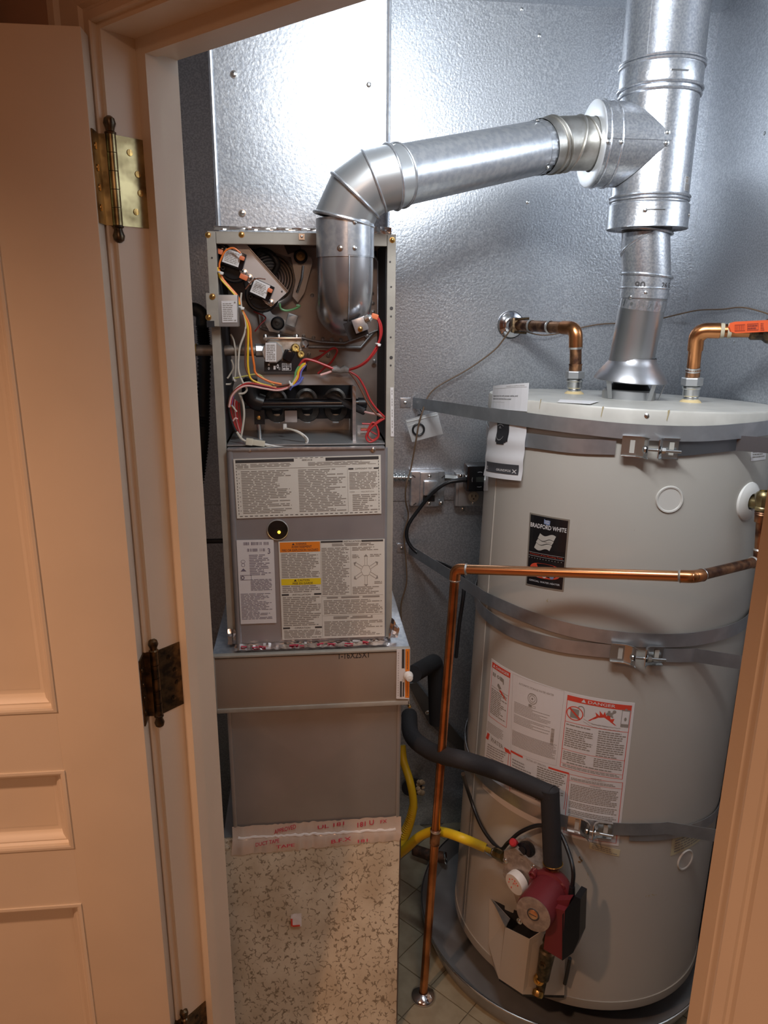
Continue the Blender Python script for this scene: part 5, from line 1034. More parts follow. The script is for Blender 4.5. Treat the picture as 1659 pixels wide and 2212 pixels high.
# ------------------------------------------------------------------ DRAIN PAN
pc_ = V((.682, 1.640, 0)); PR_ = .390
pa = thing('drain_pan', pc_, 'round galvanised drain pan under the water heater', 'pan')
put('pan_body', B().lathe(pc_, Z, [(0, .002), (PR_-.028, .002), (PR_-.020, .004), (PR_-.001, .058), (PR_+.003, .0605), (PR_+.003, .055), (PR_-.0165, .001), (0, .0005)], 96), PAN, pa)
put('rolled_edge', B().torus(pc_+Z*.060, Z, PR_+.001, .0028, 96, 8), ZINC, pa)
put('heater_stand', B().lathe(TB-TZ*.001, TZ, [(TR-.10, -.066), (TR-.10, 0), (0, 0)], 48), IRON, wt)

# ------------------------------------------------------------------ COLD and HOT connections on the lid
def nipple(parent, base_px, top, hexpx):
    p0 = PY(*base_px, top.y); p0 = p0+Z*((TT-p0).dot(TZ)/TZ.z); ax = (top-p0).normalized()
    put('steel_nipple', B().lathe(p0, ax, [(.0155, -.002), (.0155, .006), (.0165, .010), (.0155, .013), (.0185, .016), (.0185, .030), (.0205, .032), (.0205, .036), (.014, .037)], 28), ZINC, parent)
    put('union_nut', B().lathe(p0+ax*.037, ax, [(.014, 0), (.0225, .001), (.0235, .003), (.0235, .017), (.0225, .019), (.014, .020)], 6), DULL, parent, ang=20)
    put('brass_adapter', B().lathe(p0+ax*.057, ax, [(.0155, 0), (.0155, .013), (.0165, .013), (.0165, .016), (.012, .0165)], 28), COPPER2, parent)
    put('pipe_dope', B().lathe(p0, ax, [(.026, -.003), (.022, .003), (.016, .007)], 14), mat('pipe_dope', (.72, .56, .30), .8, bump=1, bs=120), parent)
    return p0+ax*.070
CR = .0118*1.22
cw = thing('hot_water_pipe', PN(1240, 843, TT, TZ), 'aged copper pipe elbowing from wall escutcheon down to the heater lid, left', 'pipe')
pz = PY(1250, 712, 1.76); t0 = nipple(cw, (1240, 844), PY(1245, 760, 1.80), None)
w0 = PY(1108, 702, YB-.03); e_ = PY(1244, 709, 1.80)
path = fillet([w0, e_, t0], .035, 8)
put('copper_elbow', B().tube(path, CR, 20), COPPER2, cw)
d_ = (e_-w0).normalized(); v_ = (t0-e_).normalized()
put('elbow_fitting', B().tube(fillet([e_-d_*.048, e_, e_+v_*.045], .034, 8), CR+.0022, 20), COPPER, cw)
for t_ in (.32, .62): put('solder_ring', B().lathe(w0.lerp(e_, t_), d_, [(CR+.0012, -.005), (CR+.003, 0), (CR+.0012, .004)], 20), SOLDER, cw)
put('solder_ring', B().lathe(e_+v_*.047, v_, [(CR+.003, -.002), (CR+.0012, .003)], 20), SOLDER, cw)
ec = put('escutcheon', B().lathe(V((w0.x, YB-.004, w0.z)), -Y, [(.038, 0), (.0375, .004), (.033, .008), (.026, .0085), (.022, .012), (CR+.001, .013)], 40), CHROME, cw)
gc_ = put('ground_clamp', B().box(w0-Y*.02+Z*.0, (.020, .022, .040), bev=.005), mat('bronze_clamp', (.34, .24, .13), .45, .8, vs=80, col2=(.16, .10, .06)), cw)
put('clamp_screw', B().tube([w0+V((-.004, -.03, .016)), w0+V((.035, -.03, .018))], .0035, 10), BRASSD, gc_); put('clamp_screw', B().tube([w0+V((-.004, -.03, -.018)), w0+V((.030, -.03, -.020))], .0035, 10), BRASSD, gc_)
hw = thing('cold_water_pipe', PN(1492, 860, TT, TZ), 'copper pipe elbowing right from the heater lid to the orange lever valve', 'pipe')
t1 = nipple(hw, (1492, 859), PY(1500, 770, 1.62), None); e2 = PY(1506, 714, 1.60); w1 = PX(1700, 700, XR-.02); w1 = e2+(V((XR-.003, 1.50, e2.z+.003))-e2)
d_ = (w1-e2).normalized(); v_ = (e2-t1).normalized()
put('copper_elbow', B().tube(fillet([t1, e2, w1], .036, 8), CR, 20), COPPER, hw)
put('elbow_fitting', B().tube(fillet([e2-v_*.044, e2, e2+d_*.046], .035, 8), CR+.0024, 20), COPPER, hw)
put('solder_ring', B().lathe(t1+v_*.004, v_, [(CR+.002, -.004), (CR+.0008, .006)], 20), SOLDER, hw)
for t_ in (.050, .064): put('solder_ring', B().lathe(e2+d_*t_, d_, [(CR+.001, -.003), (CR+.0022, 0), (CR+.001, .005)], 16), mat('flux_crust', (.50, .44, .32), .8), hw)
vp = e2+d_*.150
bv = put('ball_valve_body', B().lathe(vp, d_, [(CR+.002, -.045), (CR+.005, -.042), (CR+.005, -.020), (.026, -.012), (.028, .0), (.026, .014), (CR+.005, .022), (CR+.004, .05)], 24), BRASSD, hw)
hp = [PY(px, py, 1.50) for px, py in ((1576, 707), (1580, 698), (1590, 695), (1668, 691), (1668, 716), (1590, 720), (1580, 717))]; b = B().slab(hp, .006, Y); lv = put('lever_handle', b, REDH, bv)
s = Flat(PY(1578, 697, 1.4995), PY(1659, 692, 1.4995), PY(1659, 717, 1.4995), PY(1578, 720, 1.4995), -Y); k = B(); frame(k, s, .11, .22, .38, .82, .008, .04, .0005)
for i in range(5): rect(k, s, .14+i*.046, .3, .155+i*.046, .74, .0005)
frame(k, s, .44, .20, .74, .80, .008, .04, .0005); lines(k, s, .46, .28, .72, .74, 2, .0005, .6, .05); lines(k, s, .80, .2, .90, .9, 5, .0005, .4, .05); put('embossed_marks', k, mat('dark_orange_relief', (.30, .04, .02), .5), lv, smooth=False)

# ------------------------------------------------------------------ RELIEF DISCHARGE PIPE
dp = thing('discharge_pipe', PZ(913, 2150, 0), 'bright copper relief pipe crossing the heater then dropping to floor', 'pipe')
R1 = .0102; fb_ = PZ(914, 2150, .004); c_top = PY(984, 1229, 1.475); c_45 = PY(1500, 1246, 1.225)
ph_, hh_ = PTc(1617, 1083); tpb = TP(ph_, hh_); tpn = nrm(ph_)
vv = tpb+tpn*.052; c_rt = PY(1640, 1212, (vv).y); c_up = V((vv.x, vv.y, vv.z)); c_up = PY(1648, 1090, vv.y)
put('dropping_run', B().tube([fb_, c_top+(fb_-c_top).normalized()*.02], R1, 20), COPPER, dp)
put('level_run', B().tube([c_top+(c_45-c_top).normalized()*.02, c_45], R1, 20), mat('bright_copper', (.80, .40, .20), .25, 1., vs=10, col2=(.62, .30, .14), lo=.3, hi=.7), dp)
put('angled_run', B().tube([c_45, c_rt], R1, 20), COPPER2, dp); put('upper_run', B().tube([c_rt, c_up-Z*.012], R1, 20), COPPER2, dp)
for a, c, b_ in ((fb_, c_top, c_45), (c_top, c_45, c_rt), (c_45, c_rt, c_up)):
    u0, u1 = (a-c).normalized(), (b_-c).normalized()
    f_ = put('elbow_fitting', B().tube(fillet([c+u0*.026, c, c+u1*.026], .018, 7), R1+.0018, 20), COPPER if c is not c_rt else COPPER2, dp)
    for u in (u0, u1): put('solder_ring', B().lathe(c+u*.025, u, [(R1+.0022, -.0012), (R1+.0026, 0.), (R1+.0004, .003)], 20), SOLDER, f_)
jt = fb_.lerp(c_top, .42); ju = (c_top-fb_).normalized(); put('coupling', B().lathe(jt, ju, [(R1, -.034), (R1+.0018, -.032), (R1+.0018, .0), (R1+.0024, .001), (R1+.0024, .006), (R1, .008)], 20), COPPER2, dp); put('solder_ring', B().lathe(jt+ju*.004, ju, [(R1+.0026, -.002), (R1+.003, 0), (R1+.0026, .003)], 20), SOLDER, dp)
put('floor_escutcheon', B().lathe(V((fb_.x, fb_.y, .0012)), Z, [(.031, 0), (.0305, .004), (.027, .008), (.018, .012), (R1+.003, .015), (R1+.001, .0155)], 40), CHROME, dp)
rv = thing('relief_valve', tpb, 'brass relief valve in white collar on the right side of water heater', 'valve')
put('white_collar', B().lathe(tpb-tpn*.004, tpn, [(.041, 0), (.040, .006), (.030, .012), (.018, .013), (.016, .009)], 40), WHITE, rv)
put('valve_inlet', B().lathe(tpb, tpn, [(.0125, 0), (.0125, .03), (.0145, .032), (.0145, .045), (.010, .05)], 24), BRASS, rv)
put('valve_body', B().lathe(c_up+Z*.018, -Z, [(.010, -.01), (.016, -.004), (.017, .004), (.0155, .014), (.013, .022), (.0145, .024), (.0145, .030), (.011, .031)], 8), BRASS, rv)
put('valve_side', B().tube([vv-tpn*.02, vv+tpn*.012, vv+tpn*.03+X*.02], .013, 16), BRASS, rv)
put('thread_ring', B().lathe(c_up-Z*.014, -Z, [(.0125, 0), (.0135, .002), (.0125, .004), (.0135, .006), (.0125, .008), (.0115, .022)], 20), COPPER2, rv)

# ------------------------------------------------------------------ INSULATED RECIRCULATION LINE and PUMP
fm = thing('insulated_pipe', PT(1190, 1712, .035), 'pipe in thick black foam sweeping from the duct to the red pump', 'pipe')
g0, g1, g2, g3, g4 = PY(884, 1545, 1.70), PY(890, 1590, 1.60), PY(935, 1625, 1.50), PT(1080, 1668, .045), PT(1188, 1716, .045)
g5 = PT(1194, 1868, .052)
pth = spline([g0, g1, g2, PY(1000, 1642, 1.42), g3, g4], 6); FR = .0205
put('foam_sleeve', B().tube(pth[:-1]+[g4+(g4-g3).normalized()*.004], FR, 20), FOAM, fm)
put('foam_sleeve', B().tube([g4+(g4-g5).normalized()*.012, g4, g5], FR, 20), FOAM, fm)
put('foam_elbow', B().ball(g4+V((0, 0, -.002)), FR*1.03, 16, 10), FOAM, fm)
put('foam_tie', B().torus(g5+Z*.004, (g4-g5), FR+.0005, .0016, 24, 6), BRASSY, fm)
g6 = PT(1197, 1898, .055); put('copper_stub', B().tube([g5+Z*.01, g6-Z*.01], .0125, 20), COPPER2, fm)
f2_ = thing('capped_foam_pipe', PY(935, 1440, 1.80), 'short black foam-covered pipe turning down behind the filter rack knob', 'pipe')
put('foam_sleeve', B().tube(fillet([PY(893, 1456, 1.70), PY(940, 1428, 1.84), PY(944, 1560, 1.86)], .02, 5), .0225, 18), FOAM, f2_)
put('foam_end', B().lathe(PY(893, 1456, 1.70), PY(893, 1456, 1.70)-PY(940, 1428, 1.84), [(.0225, -.001), (.013, .0), (.012, -.01), (0, -.01)], 18), IRON, f2_)
pm = thing('circulator_pump', g6, 'dark red circulator pump with silver face below the insulated pipe', 'pump')
vol = PT(1190, 1920, .058); fc = PT(1152, 1975, .155); ax = (fc-vol).normalized()
put('volute', B().lathe(vol-ax*.020, ax, [(.0, 0), (.034, .0), (.045, .008), (.049, .022), (.047, .034), (.038, .038)], 36), PUMPR, pm)
put('top_flange', B().lathe(g6+Z*.002, -Z, [(.010, -.004), (.020, -.002), (.021, .006), (.018, .012)], 24), PUMPR, pm)
mh = put('motor_housing', B().lathe(vol+ax*.010, ax, [(.039, 0), (.0415, .006), (.0400, .012), (.0400, (fc-vol).length-.018), (.0378, (fc-vol).length-.011), (.0378, (fc-vol).length-.010)], 40), PUMPR, pm)
put('name_plate', B().lathe(fc, ax, [(.0378, -.001), (.0378, .0005), (.036, .001), (0, .001)], 40), PLATE, mh)
put('bleed_screw', B().lathe(fc, ax, [(.0105, .0005), (.0105, .002), (.009, .003), (0, .003)], 24), mat('copper_bleed_screw', (.85, .55, .34), .3, 1.), mh); b = B(); x, y, z = frame_of(ax); b.slab([fc+ax*.0032+x*.008+y*.0007, fc+ax*.0032-x*.008+y*.0007, fc+ax*.0032-x*.008-y*.0007, fc+ax*.0032+x*.008-y*.0007], .0003, ax); put('screw_slot', b, INK, mh, smooth=False)
put('screw_ring', B().torus(fc+ax*.001, ax, .0125, .0014, 28, 6), INK, mh)
class FaceS:
    nx = 1
    def __init__(s, a0): s.a = a0
    def pt(s, u, v, h=0.): rr2 = (.033-.0085*v); a = s.a-u*1.1; sd = RT-ax*RT.dot(ax); sd.normalize(); uu = ax.cross(sd); return fc+ax*(.0014+h)+(sd*math.cos(a)+uu*math.sin(a))*rr2
b = B()
for a0, n_ in ((2.3, 5), (-1.0, 4)): lines(b, FaceS(a0), 0, 0, 1, 1, 3, 0, .4, .2, .3)
put('plate_print', b, INKG, mh, smooth=False)
for (u0, v0) in ((1150, 1890), (1214, 1915), (1205, 2043)):
    p = PT(u0, v0, .075); put('lug', B().lathe(p-ax*.02, ax, [(.009, 0), (.009, .022), (.006, .024), (.0045, .020), (0, .020)], 14), PUMPR, pm)
b = B().slab([PT(px, py, .135) for px, py in ((1186, 1958), (1220, 1968), (1214, 2074), (1174, 2050), (1176, 2034))], .034, -ax); tb_ = put('terminal_box', b, PUMPR, pm, smooth=False)
b = B().slab([PT(px, py, .120) for px, py in ((1186, 1946), (1232, 1944), (1220, 1980), (1190, 1972))], .02, -ax); put('box_shoulder', b, PUMPR, tb_, smooth=False)
b = B().slab([PT(px, py, o__) for px, py, o__ in ((1215, 1976, .137), (1242, 1936, .118), (1254, 1942, .112), (1251, 2028, .112), (1238, 2058, .12), (1214, 2076, .137))], .040, -ax); put('box_cover', b, BLACK, tb_, smooth=False)
put('cord_gland', B().tube([PT(1234, 1945, .09), PT(1236, 1915, .088)], [.008, .006], 14), BLACK, tb_)
iv = thing('isolation_valve', PT(1175, 2090, .05), 'tarnished bronze drain valve with brass caps under the red pump', 'valve')
BR2 = mat('tarnished_bronze', (.16, .12, .07), .4, .85, vs=60, col2=(.06, .05, .03))
p0, p1, p2 = PT(1186, 2035, .075), PT(1177, 2085, .07), PT(1165, 2150, .065)
ivb = put('valve_body', B().tube([p0, p0.lerp(p1, .3), p0.lerp(p1, .35), p1, p1.lerp(p2, .4), p1.lerp(p2, .45), p2], [.013, .013, .018, .016, .015, .011, .010], 16), BR2, iv)
put('side_boss', B().lathe(PT(1183, 2032, .085), nrm(PTc(1183, 2032)[0]), [(.011, -.01), (.011, .003), (.008, .005), (.005, .003), (0, .003)], 18), BR2, iv)
put('valve_stem', B().lathe(PT(1173, 2083, .085), nrm(PTc(1173, 2083)[0]), [(.008, -.01), (.008, .004), (.004, .005), (.004, .009), (0, .009)], 12), BR2, iv)
for px, py, r_ in ((1164, 2117, .0125), (1161, 2149, .0125)):
    o_ = put('brass_cap', B().lathe(PT(px, py, .078), nrm(PTc(px, py)[0])*.6+(Z*-.6 if py > 2130 else Z*.1), [(r_*.6, -.012), (r_, -.008), (r_*1.05, .0), (r_*.9, .004), (r_*.5, .004), (r_*.45, .001), (0, .001)], 18), BRASSY, iv)
# pump power cord
cdn = thing('pump_power_cord', PT(1085, 1835, .01), 'thin black power cord looping from the pump past the red button', 'cord')
put('lower_cord', B().tube(spline([PY(1000, 1672, 1.42), PT(1012, 1712, .02), PT(1040, 1785, .012), PT(1078, 1833, .016), PT(1098, 1820, .03), PT(1125, 1797, .03), PT(1165, 1783, .03), PT(1205, 1795, .03), PT(1226, 1835, .055), PT(1238, 1880, .085), PT(1236, 1920, .088)], 7), .0046, 10), CORD, cdn)
put('upper_cord', B().tube(spline([PY(1022, 1036, 2.0), PY(975, 1040, 1.99), PY(940, 1060, 2.0), PY(905, 1100, 2.02), PY(880, 1140, 2.02), PY(884, 1175, 2.02), PY(915, 1203, 2.0), PY(965, 1221, 1.93), PY(996, 1240, 1.84), PY(1002, 1275, 1.80), PY(992, 1350, 1.79), PY(985, 1420, 1.79)], 7), .0052, 10), CORD, cdn)
put('cord_sleeve', B().tube([PY(975, 1040, 1.99), PY(1000, 1036, 1.99), PY(1022, 1036, 2.0)], [.0058, .0075, .009], 12), CORD, cdn)
put('tail_cord', B().tube([PT(1231, 2070, .03), PT(1226, 2098, .022), PT(1220, 2125, .018)], .0044, 10), CORD, cdn)

# ------------------------------------------------------------------ GAS CONTROL and burner cover on the jacket
gcv = thing('gas_control', PT(1120, 1880, .03), 'gas control with white dial, black knob and red button on the jacket', 'valve')
n0 = nrm(PTc(1120, 1880)[0])
b = B().slab([PT(px, py, .060) for px, py in ((1089, 1838), (1112, 1832), (1156, 1868), (1176, 1880), (1170, 1960), (1150, 2000), (1128, 1990), (1108, 1925), (1086, 1890))], .055, -n0); put('control_body', b, PLATE, gcv, smooth=False)
put('temperature_dial', B().lathe(PT(1113, 1910, .075)-n0*.018, n0*.9-Z*.15-RT*.25, [(.026, 0), (.026, .016), (.0245, .019), (0, .019)], 36), WHITE, gcv); 
dn_ = (n0*.9-Z*.15-RT*.25).normalized(); dc = PT(1113, 1910, .075)-n0*.018+dn_*.0195
b = B(); x, y, z = frame_of(dn_)
for i, a in enumerate((.5, .9, 1.3, 1.8, 2.6, 3.3, 4.2)): b.box(dc+x*.014*math.cos(a)+y*.014*math.sin(a), (.004, .0012, .0012) if i % 2 else (.002, .001, .004))
b.tube([dc+x*.006+y*.004, dc+y*.006, dc-x*.002], .0006, 6); put('dial_marks', b, RED, gcv, smooth=False)
kn = put('control_knob', B().lathe(PT(1132, 1838, .045), n0+Z*.5, [(.021, -.015), (.021, .0), (.018, .006), (.010, .007), (.009, .012), (0, .012)], 20), BLACKG, gcv)
put('red_button', B().lathe(PT(1110, 1820, .055), n0+Z*.6, [(.0045, -.015), (.0045, -.004), (.0085, -.003), (.009, .006), (.006, .009), (0, .009)], 18), mat('red_button', (.50, .03, .04), .35), gcv)
for px, py in ((1091, 1860), (1151, 1873), (1121, 1991)): screw(gcv, PT(px, py, .062), n0, 1.0)
put('piezo_block', B().slab([PT(px, py, .035) for px, py in ((1095, 1836), (1112, 1818), (1170, 1862), (1172, 1880))], .03, -n0), DULL, gcv, smooth=False)
bc = thing('burner_access_cover', PT(1110, 2060, .02), 'folded beige metal cover over the burner opening at heater foot', 'cover')
BCM = mat('cover_enamel', (.56, .51, .44), .42)
A_, B_, C_, D_ = PT(1092, 2003, .030), PT(1144, 2029, .080), PT(1129, 2148, .080), PT(1078, 2114, .030)
E_, F_ = PT(1222, 1978, .010), PT(1219, 2150, .012)
put('cover_front', B().slab([A_, B_, C_, D_], .0015), BCM, bc, smooth=False); put('cover_side', B().slab([B_, E_, F_, C_], .0015), BCM, bc, smooth=False)
put('left_flap', B().slab([PT(1057, 1940, .003), PT(1092, 1985, .010), A_, D_, PT(1066, 2085, .004), PT(1056, 2040, .003)], .0012), BCM, bc, smooth=False)
put('bent_flange', B().slab([PT(1062, 1942, .004), PT(1101, 1985, .045), PT(1092, 2003, .032)], .0015), DUCT, bc, smooth=False)
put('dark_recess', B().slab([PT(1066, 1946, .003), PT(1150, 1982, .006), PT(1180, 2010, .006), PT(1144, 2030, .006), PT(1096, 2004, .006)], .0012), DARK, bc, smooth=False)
put('cover_hole', B().lathe(PT(1102, 2126, .046)-n0*.004, n0, [(.0028, 0), (0, .0008)], 10), INK, bc)
put('cover_lower_lip', B().slab([D_, C_, F_, F_-Z*.008, C_-Z*.006, D_-Z*.006], .001), IRON, bc, smooth=False)

# gas connector -------------------------------------------------------------------------------
gh = thing('yellow_gas_connector', PT(1048, 1828, .03), 'yellow coated flexible gas connector looping from behind the duct', 'hose')
put('upper_hose', B().tube(spline([PY(868, 1610, 1.78), PY(872, 1645, 1.76), PY(886, 1690, 1.72), PY(893, 1740, 1.70), PY(882, 1790, 1.68), PY(862, 1835, 1.66)], 8), .0108, 14), YHOSE, gh)
put('front_hose', B().tube(spline([PY(855, 1850, 1.62), PY(878, 1832, 1.58), PY(905, 1808, 1.54), PY(935, 1796, 1.50), PY(965, 1799, 1.46), PY(1005, 1813, 1.42), PT(1045, 1830, .035)], 7), .0112, 14), YHOSE, gh)
for i in range(16):
    t = i/15; c = PY(893-t*12-(t**2)*12, 1742+t*64, 1.70-t*.03); put('hose_rib', B().torus(c, V((-.2-.4*t, 0, -1)), .0108, .0012, 16, 5), YHOSE, gh)
fa, fb2 = PT(1045, 1830, .035), PT(1078, 1846, .045); put('flare_nut', B().tube([fa, fa.lerp(fb2, .35), fa.lerp(fb2, .36), fa.lerp(fb2, .7), fa.lerp(fb2, .71), fb2], [.009, .009, .0125, .0125, .009, .009], 6), ZINC, gh, ang=20); put('brass_nut', B().tube([fa.lerp(fb2, .8), fb2+(fb2-fa)*.3], [.0125, .0115], 8), BRASS, gh)
# ------------------------------------------------------------------ LEAFLET, bag, wires, boxes
lf_ = thing('instruction_leaflet', PT(1100, 950, .004), 'white folded instruction leaflet tucked behind the upper strap', 'leaflet')
s = Cyl((1071, 834), (1147, 827), (1143, 889), (1067, 881)); s.nx = 8
def lifted(cyl, f):
    class L_: nx = cyl.nx
    L_.pt = staticmethod(lambda u, v, h=0.: cyl.pt(u, v, h+f(u, v))); return L_
s1 = lifted(s, lambda u, v: .0052+.0008*v)
put('top_page', sheet(s1, .0008), PAPER, lf_, smooth=False); g, k = B(), B()
rect(g, s1, .05, .135, .97, .142, .0011); text(g, s1, 'GRUNDFOS INSTRUCTIONS', .50, .06, .92, .10, .0011); text(k, s1, 'Digital timer kit with power cable and', .07, .42, .80, .50, .0011, .01); text(k, s1, 'replacement terminal box cover', .07, .54, .66, .62, .0011, .01); text(g, s1, 'Installation and operating instructions', .07, .70, .48, .73, .0011)
put('top_print', k, INK, lf_, smooth=False); put('top_small_print', g, INKG, lf_, smooth=False)
s = Cyl((1064, 908), (1143, 914), (1134, 1038), (1055, 1027)); s.nx = 10
fold = lambda u, v: .0062+.0009*math.cos(v*19)+.004*v+.0014*math.sin(u*3.1)
class LS:
    nx = 10
    @staticmethod
    def pt(u, v, h=0.): return s.pt(u, v, h+fold(u, v))
b = B(); nu, nv = 10, 24; vs = []
for h in (0., .0008):
    for j in range(nv+1):
        for i in range(nu+1): vs.append(LS.pt(i/nu, j/nv, h))
m_ = nu+1; k2 = m_*(nv+1); b.add(vs, [(k2+j*m_+i, k2+j*m_+i+1, k2+(j+1)*m_+i+1, k2+(j+1)*m_+i) for j in range(nv) for i in range(nu)]+[(j*m_+i, (j+1)*m_+i, (j+1)*m_+i+1, j*m_+i+1) for j in range(nv) for i in range(nu)]); put('lower_page', b, PAPER, lf_, ang=8)
def grid(b, S_, u0, v0, u1, v1, h, nu=4, nv=6):
    vs = [S_.pt(u0+(u1-u0)*i/nu, v0+(v1-v0)*j/nv, h) for j in range(nv+1) for i in range(nu+1)]; m_ = nu+1; b.add(vs, [(j*m_+i, j*m_+i+1, (j+1)*m_+i+1, (j+1)*m_+i) for j in range(nv) for i in range(nu)])
k, g, wq = B(), B(), B(); grid(k, LS, .11, .73, .94, .905, .0016, 10, 8); put('dark_banner', k, mat('banner_grey', (.07, .07, .08), .5), lf_, smooth=False)
text(wq, LS, 'GRUNDFOS', .47, .825, .80, .865, .0024, .02)
for a, c_ in (((.83, .815), (.90, .88)), ((.90, .815), (.83, .88))): 
    (u0, v0), (u1, v1) = a, c_; wq.add([LS.pt(u0-.008, v0, .0024), LS.pt(u0+.012, v0, .0024), LS.pt(u1+.012, v1, .0024), LS.pt(u1-.008, v1, .0024)], [(0, 1, 2, 3)])
warn(wq, LS, .15, .80, .04, .03, .0024); lines(wq, LS, .14, .84, .20, .875, 2, .0024, .5, .05)
put('white_print', wq, LABELW, lf_, smooth=False)
k = B(); n_ = 22; pts = []
for i in range(n_):
    a = 2*PI*i/n_; pts.append((.50+.145*math.copysign(abs(math.cos(a))**.6, math.cos(a)), .19+.225*math.copysign(abs(math.sin(a))**.5, math.sin(a))))
grid(k, LS, .37, .0, .64, .36, .0016, 6, 12); grid(k, LS, .40, .36, .60, .395, .0016, 4, 3); grid(k, LS, .64, .02, .68, .34, .0016, 2, 12); put('pictured_timer', k, mat('picture_dark', (.025, .025, .03), .4), lf_, smooth=False)
wq = B(); disc(wq, LS, .48, .12, .10, .075, .0026, 20, .90, -PI*.8, -PI*.2); disc(wq, LS, .48, .22, .10, .10, .0026, 20, .92, PI*.1, PI*.9); disc(wq, LS, .48, .30, .05, .03, .0026, 14, .8, 0, PI); disc(wq, LS, .47, .09, .012, .012, .0026, 10); rect(wq, LS, .44, .105, .50, .115, .0026); put('picture_highlights', wq, mat('picture_grey', (.35, .35, .36), .5), lf_, smooth=False)
pg = B(); s2 = Cyl((1056, 907), (1063, 907), (1056, 1060), (1047, 1060)); s2.nx = 2; pg = put('plastic_sleeve_edge', sheet(lifted(s2, lambda u, v: .002), .0008), CLEAR, lf_, smooth=False)

bg = thing('zip_bag_with_gasket', PY(915, 922, 2.02), 'small clear zip bag holding a black rubber ring, tied to strap', 'bag')
YG = 2.0; cor = [PY(px, py, YG) for px, py in ((876, 908), (945, 889), (957, 937), (890, 955))]
s = Flat(*cor, -Y); b = crumple(B(), s, 12, 8, .0, .0025, 6); crumple(b, s, 12, 8, -.004, .0025, 7); put('bag_film', b, mat('clear_film', (.80, .80, .80), .12, 0, alpha=.38), bg, ang=15)
put('zip_seam', B().tube([s.pt(.02, .07, .003), s.pt(.97, .13, .003)], .0012, 6), WHITE, bg); put('zip_seam', B().tube([s.pt(.02, .28, .003), s.pt(.45, .22, .003)], .0007, 6), WHITE, bg)
put('rubber_ring', B().torus(PY(904, 928, YG-.006), Y, .0155, .0028, 32, 8), BLACK, bg)
put('bag_tie', B().tube(spline([PY(908, 862, 2.035), PY(906, 880, 2.03), PY(912, 893, 2.03), PY(902, 897, 2.025)], 5), .0014, 6), BLACK, bg)
gw = thing('ground_wire', PY(1108, 705, 2.03), 'thin brown bare ground wire drooping from the wall clamp to the floor', 'wire')
put('long_wire', B().tube(spline([PY(1107, 705, 2.0), PY(1090, 730, 2.02), PY(1066, 758, 2.03), PY(1012, 797, 2.04), PY(950, 832, 2.04), PY(925, 856, 2.02), PY(913, 888, 1.985), PY(905, 915, 1.985), PY(898, 955, 1.99), PY(888, 1010, 2.0), PY(878, 1045, 1.985), PY(876, 1080, 2.0), PY(882, 1115, 2.03), PY(873, 1155, 2.03), PY(877, 1210, 2.035), PY(878, 1260, 2.035), PY(866, 1310, 2.035), PY(870, 1372, 2.035)], 6), .0022, 8), WIRE, gw)
gw2 = thing('thermostat_wire', PY(1300, 700, YB-.012), 'thin brown wire running across the wall behind the heater vent pipe', 'wire')
put('wire_run', B().tube(spline([PY(1120, 712, 2.02), PY(1180, 724, 2.04), PY(1264, 706, YB-.012), PY(1300, 700, YB-.012), PY(1345, 698, YB-.012), PY(1400, 694, YB-.012), PX(1470, 678, XR-.05), PX(1510, 670, XR-.02), PX(1560, 668, XR-.015), PX(1600, 664, XR-.015), PX(1640, 672, XR-.015), PX(1680, 686, XR-.015)], 6), .0018, 8), WIRE, gw2)

def boxat(px0, py0, px1, py1, y0, y1):
    a, b_ = PY(px0, py0, y0), PY(px1, py1, y0); return V(((a.x+b_.x)/2, (y0+y1)/2, (a.z+b_.z)/2)), (abs(b_.x-a.x), y1-y0, abs(a.z-b_.z))
yw_ = YB-.002
sw = thing('disconnect_switch_box', PY(922, 1055, yw_), 'galvanised electrical box with a hinged switch guard on back wall', 'electrical box')
c, d = boxat(888, 1019, 959, 1092, 2.032, yw_); put('steel_box', B().box(c, d, bev=.003), DUCT, sw)
c, d = boxat(908, 1021, 946, 1094, 2.026, 2.032); pl2 = put('cover_plate', B().box(c, d, bev=.0022), DUCT, sw)
c, d = boxat(916, 1040, 946, 1071, 2.012, 2.027); put('switch_guard', B().box(c, d, bev=.005), DUCT, pl2); c, d = boxat(914, 1071, 939, 1083, 2.022, 2.027); put('switch_window', B().box(c, d, bev=.001), BLACK, pl2)
for px, py in ((928, 1029), (927, 1088), (953, 1087)): screw(sw, PY(px, py, 2.025), -Y, .9)
for px, py, a in ((894, 1029, .7), (957, 1030, -.7), (896, 1089, -.7)): put('slot_hole', B().box(PY(px, py, 2.0315), (.011, .001, .003), M.Rotation(a, 3, 'Y')), INK, sw, smooth=False)
put('box_connector', B().tube([PY(960, 1031, 2.04), PY(987, 1033, 2.04)], .0095, 6), ZINC, sw, ang=20); 
b = B(); x0_ = PY(800, 1030, 2.04); x1_ = PY(888, 1032, 2.04); n_ = 60
vs = [x0_.lerp(x1_, i/n_) for i in range(n_+1)]; cnd = thing('armoured_conduit', x1_, 'flexible spiral steel conduit entering switch box from behind the furnace', 'conduit'); put('spiral_sheath', B().tube(vs, [.0098+.0026*math.sin(i*PI/3.) for i in range(n_+1)], 16), ZINC, cnd)
ob = thing('outlet_box', PY(1015, 1058, yw_), 'metal outlet box with ivory receptacle beside water heater, half hidden', 'electrical box')
c, d = boxat(986, 1024, 1060, 1092, 2.036, yw_); put('steel_box', B().box(c, d, bev=.002), DULL, ob); c, d = boxat(992, 1026, 1068, 1092, 2.030, 2.036); put('cover_plate', B().box(c, d, bev=.001), DULL, ob)
rc = PY(1023, 1073, 2.028); rcp = put('receptacle', B().lathe(rc+Y*.003, -Y, [(.0155, 0), (.0155, .004), (.0145, .005), (0, .005)], 24), mat('ivory_plastic', (.62, .57, .46), .4), ob)
